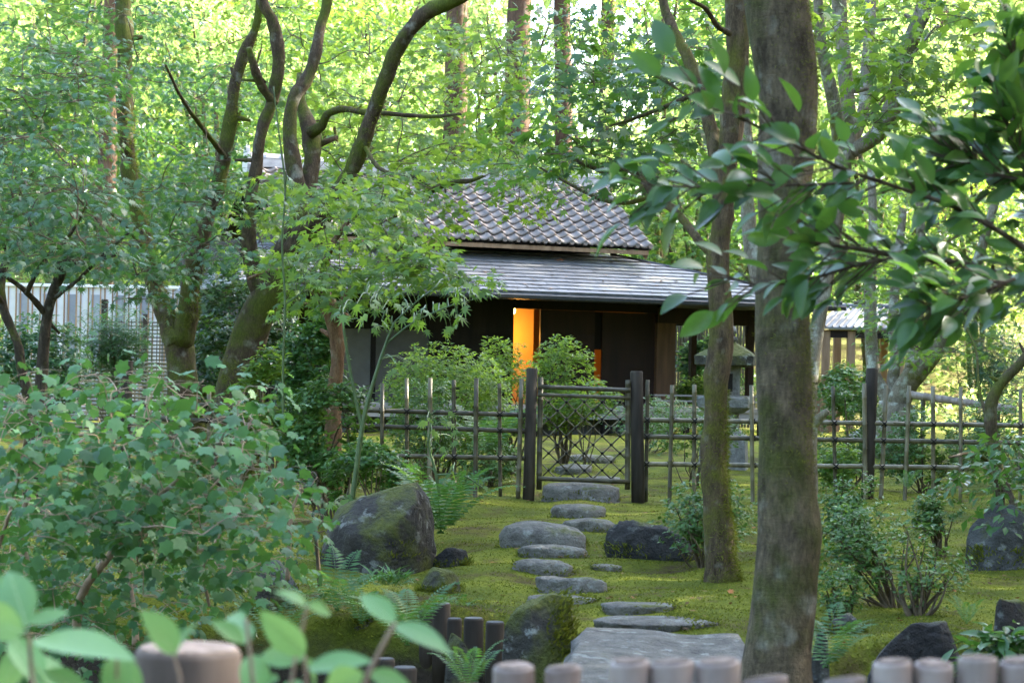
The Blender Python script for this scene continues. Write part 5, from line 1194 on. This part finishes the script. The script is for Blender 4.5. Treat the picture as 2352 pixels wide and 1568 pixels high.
# ------------------------------------------------------------------ saplings with single bright maple leaves
def sapling(label, limbs, d, leaves, size, mat='leaf_bright', bark='stem_green', tp=ACER):
    p0 = P(*limbs[0][0][:2], d); b = np.array([p0[0], p0[1], min(p0[2], gz1(p0[0], p0[1]))-.02]); th = thing('maple_sapling', label, 'sapling', b); mb = MB(); sm = []
    for i, l in enumerate(limbs):
        pts, rr = limb_pts(l, d); mb.tube(pts, rr, 7, rough=.05); s_, _ = catmull(pts, rr, 24); sm.append(s_)
    part('stem', mb, M[bark], th, True); sm = np.vstack(sm); lv = variants(tp, 'leaf'); tw = MB()
    for x0, y0, x1, y1, n in leaves:
        for k in range(n):
            p = P(rng.uniform(x0, x1), rng.uniform(y0, y1), d+rng.uniform(-.35, .35)); q = sm[np.argmin(((sm-p)**2).sum(1))]
            tw.tube([q, (p+q)/2+[0, 0, .04], p], [.004, .003, .0018], 4, smooth=True, cap=False, step=.05)
            a = rng.uniform(0, 6.28); rd = np.array([math.cos(a), math.sin(a)*.6, -.75]); place('leaf', lv[rng.integers(5)], M[mat], th, p, rd, np.array([0, -.45, .8])+rng.normal(0, .25, 3), size*rng.uniform(.7, 1.25))
    part('twigs', tw, M[bark], th, kind='stuff')
sapling('slender green sapling with large bright maple leaves before the dark wall', [[(792, 1300, 12), (800, 1200, 12), (814, 1110, 13), (826, 1020, 12), (838, 950, 11), (860, 870, 9), (886, 790, 7), (905, 740, 5)], [(832, 985, 9), (812, 890, 8), (796, 800, 7), (785, 720, 5)], [(886, 790, 5), (950, 740, 4), (1040, 700, 3), (1100, 685, 2)], [(905, 750, 4), (870, 700, 3), (840, 670, 2)], [(905, 740, 4), (960, 690, 3), (1000, 660, 2)]], 11.8,
        [(830, 650, 960, 760, 26), (940, 650, 1060, 760, 22), (1040, 660, 1105, 720, 6), (890, 830, 950, 880, 4), (760, 1130, 880, 1230, 10), (770, 690, 830, 760, 5)], .10)
sapling('drooping maple spray hanging before the left fence rails', [[(1010, 1140, 8), (1000, 1080, 7), (985, 1020, 6), (990, 960, 5), (975, 930, 4)], [(1005, 1090, 5), (1060, 1090, 4), (1110, 1120, 3)]], 12.6, [(975, 935, 1045, 970, 6), (985, 985, 1055, 1040, 7), (950, 1060, 1050, 1100, 6), (1060, 1080, 1125, 1130, 6)], .085)
sapling('young maple by the foot of the blue-green shrub', [[(735, 1345, 11), (728, 1260, 9), (720, 1180, 7), (740, 1120, 5)]], 8.9, [(680, 1130, 760, 1250, 16), (660, 1060, 720, 1140, 8)], .06, 'leaf_cool', 'twig')
sapling('thin climbing vine stem with sparse leaves beside the leaning trunk', [[(652, 1000, 7), (650, 850, 6), (655, 700, 6), (648, 560, 5), (655, 430, 5), (640, 300, 4), (628, 200, 3)], [(655, 700, 4), (700, 660, 3), (690, 610, 2)]], 13.5, [(640, 560, 740, 700, 10), (640, 380, 700, 520, 5)], .085, 'leaf_maple')

# ------------------------------------------------------------------ ferns and grasses
def frond_mesh(seed, n=22):
    g = np.random.default_rng(seed); V = []; T = []; c = g.normal(0, .08)
    t = np.linspace(0, 1, n+1); X = c*t*t; Y = t*.86; Z = .42*np.sin(t*math.pi*.62)-.10*t
    for i in range(n):
        w = .17*math.sin(math.pi*(.10+.9*t[i])**.75)*(1 if t[i] > .06 else .4)
        for s in (-1, 1):
            k = len(V); b = np.array([X[i], Y[i], Z[i]]); e = b+[s*w, w*.42, -.10*w+g.normal(0, .008)]; m = (b+e)/2
            V += [b, m+[0, .014, .008], e, m+[0, -.014, .0]]; T += [[k, k+3, k+1], [k+1, k+3, k+2]] if s > 0 else [[k, k+1, k+3], [k+1, k+2, k+3]]
    for i in range(n):
        k = len(V); a = np.array([X[i], Y[i], Z[i]]); b = np.array([X[i+1], Y[i+1], Z[i+1]]); V += [a+[-.006, 0, 0], a+[.006, 0, 0], b]; T += [[k, k+1, k+2]]
    return fast_mesh('frond', np.array(V), np.array(T), np.full(len(V), g.random()))
FR = [frond_mesh(s) for s in range(6)]
def fern(label, px, py, d, length, n, spread=6.283, a0=0.0, cat='fern'):
    b = P(px, py, d); th = thing('fern', label, cat, b)
    for k in range(n):
        a = a0 + spread*(k+.5)/n - spread/2 + rng.normal(0, .15); rd = np.array([math.cos(a), math.sin(a), rng.uniform(.15, .6)])
        place('frond', FR[rng.integers(6)], M['fern'], th, b, rd, np.array([0, 0, 1.])-rd*.2, length*rng.uniform(.75, 1.15))
fern('big arching fern beside the largest boulder', 1012, 1222, 12.7, .62, 18)
fern('fern at the foot of the largest boulder, single upright fronds', 775, 1400, 9.0, .36, 8)
fern('dark fern spreading before the log edging', 935, 1480, 8.0, .36, 12)
fern('small pale fern tucked behind the tallest log', 1050, 1420, 9.1, .17, 8)
fern('fern arching by the thick trunk base over dark rocks', 1895, 1530, 7.2, .30, 8, 3.4, .5)
fern('fern behind the left fence rails near the gate', 1120, 1045, 20.6, .8, 15)
fern('little fern on the moss by the fence at the right', 2085, 1120, 16.6, .22, 7)
fern('small fern between the black rock and the corner rock', 2220, 1430, 8.4, .15, 7)
fern('low fern at the bottom edge beside the lichen rock', 1075, 1575, 7.2, .24, 9)
fern('fern in the dark hollow below the blue-green shrub', 640, 1480, 7.9, .3, 9)
fern('drooping fern left of the lichen-topped rock', 830, 1430, 8.9, .3, 8)
def tuft(label, px, py, d, n, h):
    b = P(px, py, d); th = thing('bamboo_grass', label, 'grass', b); L = Leaves()
    a = rng.uniform(0, 6.28, n); tip = np.stack([np.cos(a), np.sin(a), rng.uniform(.1, 1.2, n)], 1); pos = b+np.stack([rng.normal(0, h*.5, n), rng.normal(0, h*.3, n), rng.uniform(0, h*.5, n)], 1)
    L.add(BLADE, pos, tip, rng.normal(0, .3, (n, 3))+[0, 0, 1], h*rng.uniform(.6, 1.2, n)); L.obj('blades', 'fern', th, kind='stuff')
tuft('dwarf bamboo tuft below the largest boulder', 895, 1345, 9.6, 130, .10)
tuft('short grass tuft beside the upright fronds', 830, 1350, 9.5, 70, .08)
tuft('small grass tuft under the maple sapling', 720, 1385, 9.0, 60, .08)
# groundcover at the lower left bank
def ground_cover():
    n = 5200; x = rng.uniform(-2.4, -.15, n); y = rng.uniform(6.6, 11.5, n); p = np.stack([x, y, gz(x, y)], 1); k = sn(p, 2.2, 4.); p = p[k > .05-.5*(x < -.9)]
    p[:, 2] += rng.random(len(p))*.12; L = Leaves(); L.add(OVAL, p, rng.normal(0, 1, (len(p), 3)), rng.normal(0, .4, (len(p), 3))+[0, -.2, 1], rng.uniform(.02, .045, len(p)))
    o = link('ground_cover', fast_mesh('ground_cover', np.vstack(L.V), np.vstack(L.T), np.concatenate(L.t)), M['leaf_dark'], kind='stuff'); o['label'] = 'small dark leaves carpeting the bank under the shrub'; o['category'] = 'ground cover'
ground_cover()

def litter():
    n = 900; y = 7.9*np.power(22/7.9, rng.random(n)); x = (rng.random(n)*2-1)*y*.26; ok = y > edge_y(x)+.02; x, y = x[ok], y[ok]; p = np.stack([x, y, gz(x, y)+.014], 1)
    L = Leaves(); L.add(MAPLE, p, rng.normal(0, 1, (len(p), 3))*[1, 1, .25], rng.normal(0, .25, (len(p), 3))+[0, 0, 1], rng.uniform(.018, .045, len(p)))
    o = link('leaf_litter', fast_mesh('leaf_litter', np.vstack(L.V), np.vstack(L.T), np.concatenate(L.t)), M['litter'], kind='stuff'); o['label'] = 'small brown fallen leaves scattered on the moss'; o['category'] = 'leaf litter'
M['litter'] = leaf_mat('litter', (.05, .028, .012), (.22, .13, .05), (.2, .1, .03), .15, .8, .2)
litter()

# ------------------------------------------------------------------ near, out of focus: pale leaves bottom left, glossy branch right
def midrib(tpl):
    V, T = tpl; c = V[np.abs(V[:, 0]) < 1e-6]; c = c[np.argsort(c[:, 1])]; W = []; Q = []
    for i, q in enumerate(c):
        w_ = .014*(1-.8*q[1]); W += [[-w_, q[1], q[2]+.004], [w_, q[1], q[2]+.004]]
        if i: k = 2*i; Q += [[k-2, k-1, k+1], [k-2, k+1, k]]
    n = len(W)                                        # side veins
    for t in (.18, .32, .46, .60, .74):
        for s in (-1, 1):
            z = -.16*t*t; h = .20*math.sin(math.pi*t**.85)**.85; a = [0, t, z+.005]; b = [s*h*.85, t+.14, -.16*(t+.14)**2+.07*.85+.006]; k = len(W); W += [a, [a[0], a[1]+.012, a[2]], b]; Q += [[k, k+1, k+2]]
    return fast_mesh('vein', np.array(W, float), np.array(Q), np.full(len(W), .5))
def near_leaf(th, me, mat, b, t, d, face=.7, roll=0.0):
    pb_, pt = P(b[0], b[1], d), P(t[0], t[1], d+rng.uniform(-.05, .05)); v = pt-pb_; l = np.linalg.norm(v)
    o = place('leaf', me, M[mat], th, pb_, v, np.array([roll, -face, 1-.4*face])+rng.normal(0, .18, 3), l); link('vein', VEIN, M['leaf_vein'], o); return o
M['leaf_vein'] = leaf_mat('leaf_vein', (.28, .44, .20), (.34, .50, .24), (.4, .6, .2), .3, .5, .3, old=0.)
VEIN = midrib(OVALB)
pb0 = P(430, 1700, 1.95); pb0[2] = GZN; pl_t = thing('broadleaf_plant', 'pale green broad leaves close to the viewer around the log post, out of focus', 'plant', pb0)
ov = variants(OVALB, 'leaf', 5, .1); mb = MB()
for l in ([(120, 1800, 14), (80, 1600, 12), (65, 1450, 9)], [(330, 1800, 14), (410, 1600, 10), (400, 1500, 8)], [(600, 1800, 14), (580, 1560, 10), (566, 1420, 9)], [(640, 1800, 14), (670, 1560, 9), (705, 1393, 8)],
          [(780, 1800, 16), (835, 1580, 12), (870, 1500, 12), (907, 1430, 11)], [(700, 1800, 12), (705, 1620, 9), (700, 1505, 8)], [(200, 1800, 12), (260, 1620, 9), (270, 1500, 7)]):
    pts, rr = limb_pts(l, 1.95); mb.tube(pts, rr, 8, rough=.03)
part('stems', mb, M['twig_tan'], pl_t, True, kind='stuff')
for b, t in (((62, 1440), (15, 1285)), ((66, 1432), (158, 1398)), ((75, 1470), (305, 1492)), ((58, 1452), (-70, 1400)), ((60, 1480), (-10, 1590)), ((88, 1500), (165, 1600)), ((60, 1420), (-60, 1310)), ((30, 1460), (100, 1560)),
             ((405, 1500), (335, 1398)), ((400, 1510), (440, 1420)), ((566, 1425), (505, 1402)), ((560, 1475), (490, 1420)), ((566, 1480), (548, 1400)), ((705, 1392), (650, 1343)), ((706, 1392), (770, 1402)), ((907, 1432), (828, 1350)), ((905, 1434), (1030, 1474)),
             ((700, 1505), (600, 1405)), ((698, 1512), (585, 1492)), ((702, 1515), (745, 1600)), ((706, 1535), (850, 1505)), ((846, 1545), (950, 1575)), ((836, 1545), (735, 1590)), ((272, 1502), (262, 1610)), ((268, 1506), (330, 1600)), ((575, 1500), (600, 1610)), ((100, 1540), (210, 1580)), ((640, 1560), (560, 1600)), ((690, 1560), (640, 1640)), ((800, 1530), (790, 1620))):
    near_leaf(pl_t, ov[rng.integers(5)], 'leaf_pale', b, t, 1.95+rng.uniform(-.12, .15))
cb = P(2700, 900, 4.6); cb[2] = gz1(cb[0], cb[1]); cam_t = thing('camellia', 'glossy leafy branch reaching in from the right across the thick trunk', 'shrub', cb)
cvs = variants(CAM, 'leaf', 6, .1); mb = MB(); ST = []
for l, dd in (([(2700, 1250, 60), (2640, 1000, 44), (2560, 780, 34), (2450, 660, 24), (2330, 640, 20), (2200, 605, 17), (2080, 590, 14), (1960, 570, 10), (1860, 556, 7)], (4.9, 4.6)),
              ([(2450, 650, 20), (2340, 560, 14), (2200, 480, 12), (2060, 430, 10), (1930, 385, 9), (1800, 320, 8), (1680, 262, 7), (1570, 215, 5)], (4.8, 4.3)),
              ([(2060, 590, 10), (1960, 612, 8), (1860, 640, 7), (1760, 655, 5), (1680, 640, 4)], (4.6, 4.7)), ([(1960, 420, 8), (1830, 425, 6), (1720, 425, 6), (1600, 430, 5), (1480, 425, 3)], (4.5, 4.4)),
              ([(2330, 640, 10), (2260, 670, 8), (2190, 690, 6), (2130, 710, 4)], (4.6, 4.5)), ([(2450, 600, 18), (2380, 450, 12), (2330, 330, 9), (2290, 220, 6)], (4.8, 4.8)), ([(2360, 420, 8), (2250, 380, 6), (2180, 360, 4)], (4.8, 4.9)), ([(2330, 330, 6), (2340, 200, 5), (2320, 100, 3)], (4.8, 4.8))):
    pts, rr = limb_pts(l, dd); mb.tube(pts, rr, 8, rough=.05); s_, _ = catmull(pts, rr, 26); ST.append(s_)
part('branch', mb, M['twig'], cam_t, True)
nl = 0; tg = MB(); rest = []
for bi in (5, 6, 7, 1, 3, 0, 2, 4):
    s_ = ST[bi]; k0 = (9, 5, 2, 3, 2, 3, 2, 2)[bi]; per = (6, 5, 2, 3, 3, 4, 4, 3)[bi]
    for i in range(k0, len(s_)):
        for k in range(max(per-(i % 2)-(2 if per > 3 and s_[i][0] < .65 else 0), i % 2)):
            tdir = s_[min(i+1, len(s_)-1)]-s_[max(0, i-1)]; tdir /= np.linalg.norm(tdir); a = rng.uniform(0, 6.28)
            side = np.array([0, math.cos(a), math.sin(a)]); v = tdir*.85+side*.75+[0, 0, -.06]; v /= np.linalg.norm(v); o_ = rng.uniform(.0, .14); p = s_[i]+v*o_+rng.normal(0, .008, 3)
            if o_ > .03: tg.tube([s_[i], p], [.0022, .0016], 4, smooth=False, cap=False)
            tp_, nm, sz = v+rng.normal(0, .25, 3), np.array([0, -.5, .75])+rng.normal(0, .45, 3), rng.uniform(.05, .10)
            if nl < 299 and rng.random() < .75: place('leaf', cvs[rng.integers(6)], M['leaf_gloss'], cam_t, p, tp_, nm, sz); nl += 1
            else: rest.append((p, tp_, nm, sz))
L = Leaves(); L.add(CAM, np.array([r[0] for r in rest]), np.array([r[1] for r in rest]), np.array([r[2] for r in rest]), np.array([r[3] for r in rest])); L.obj('foliage', 'leaf_gloss', cam_t, kind='stuff')
part('twigs', tg, M['twig'], cam_t, kind='stuff')
print('camellia leaves', nl)
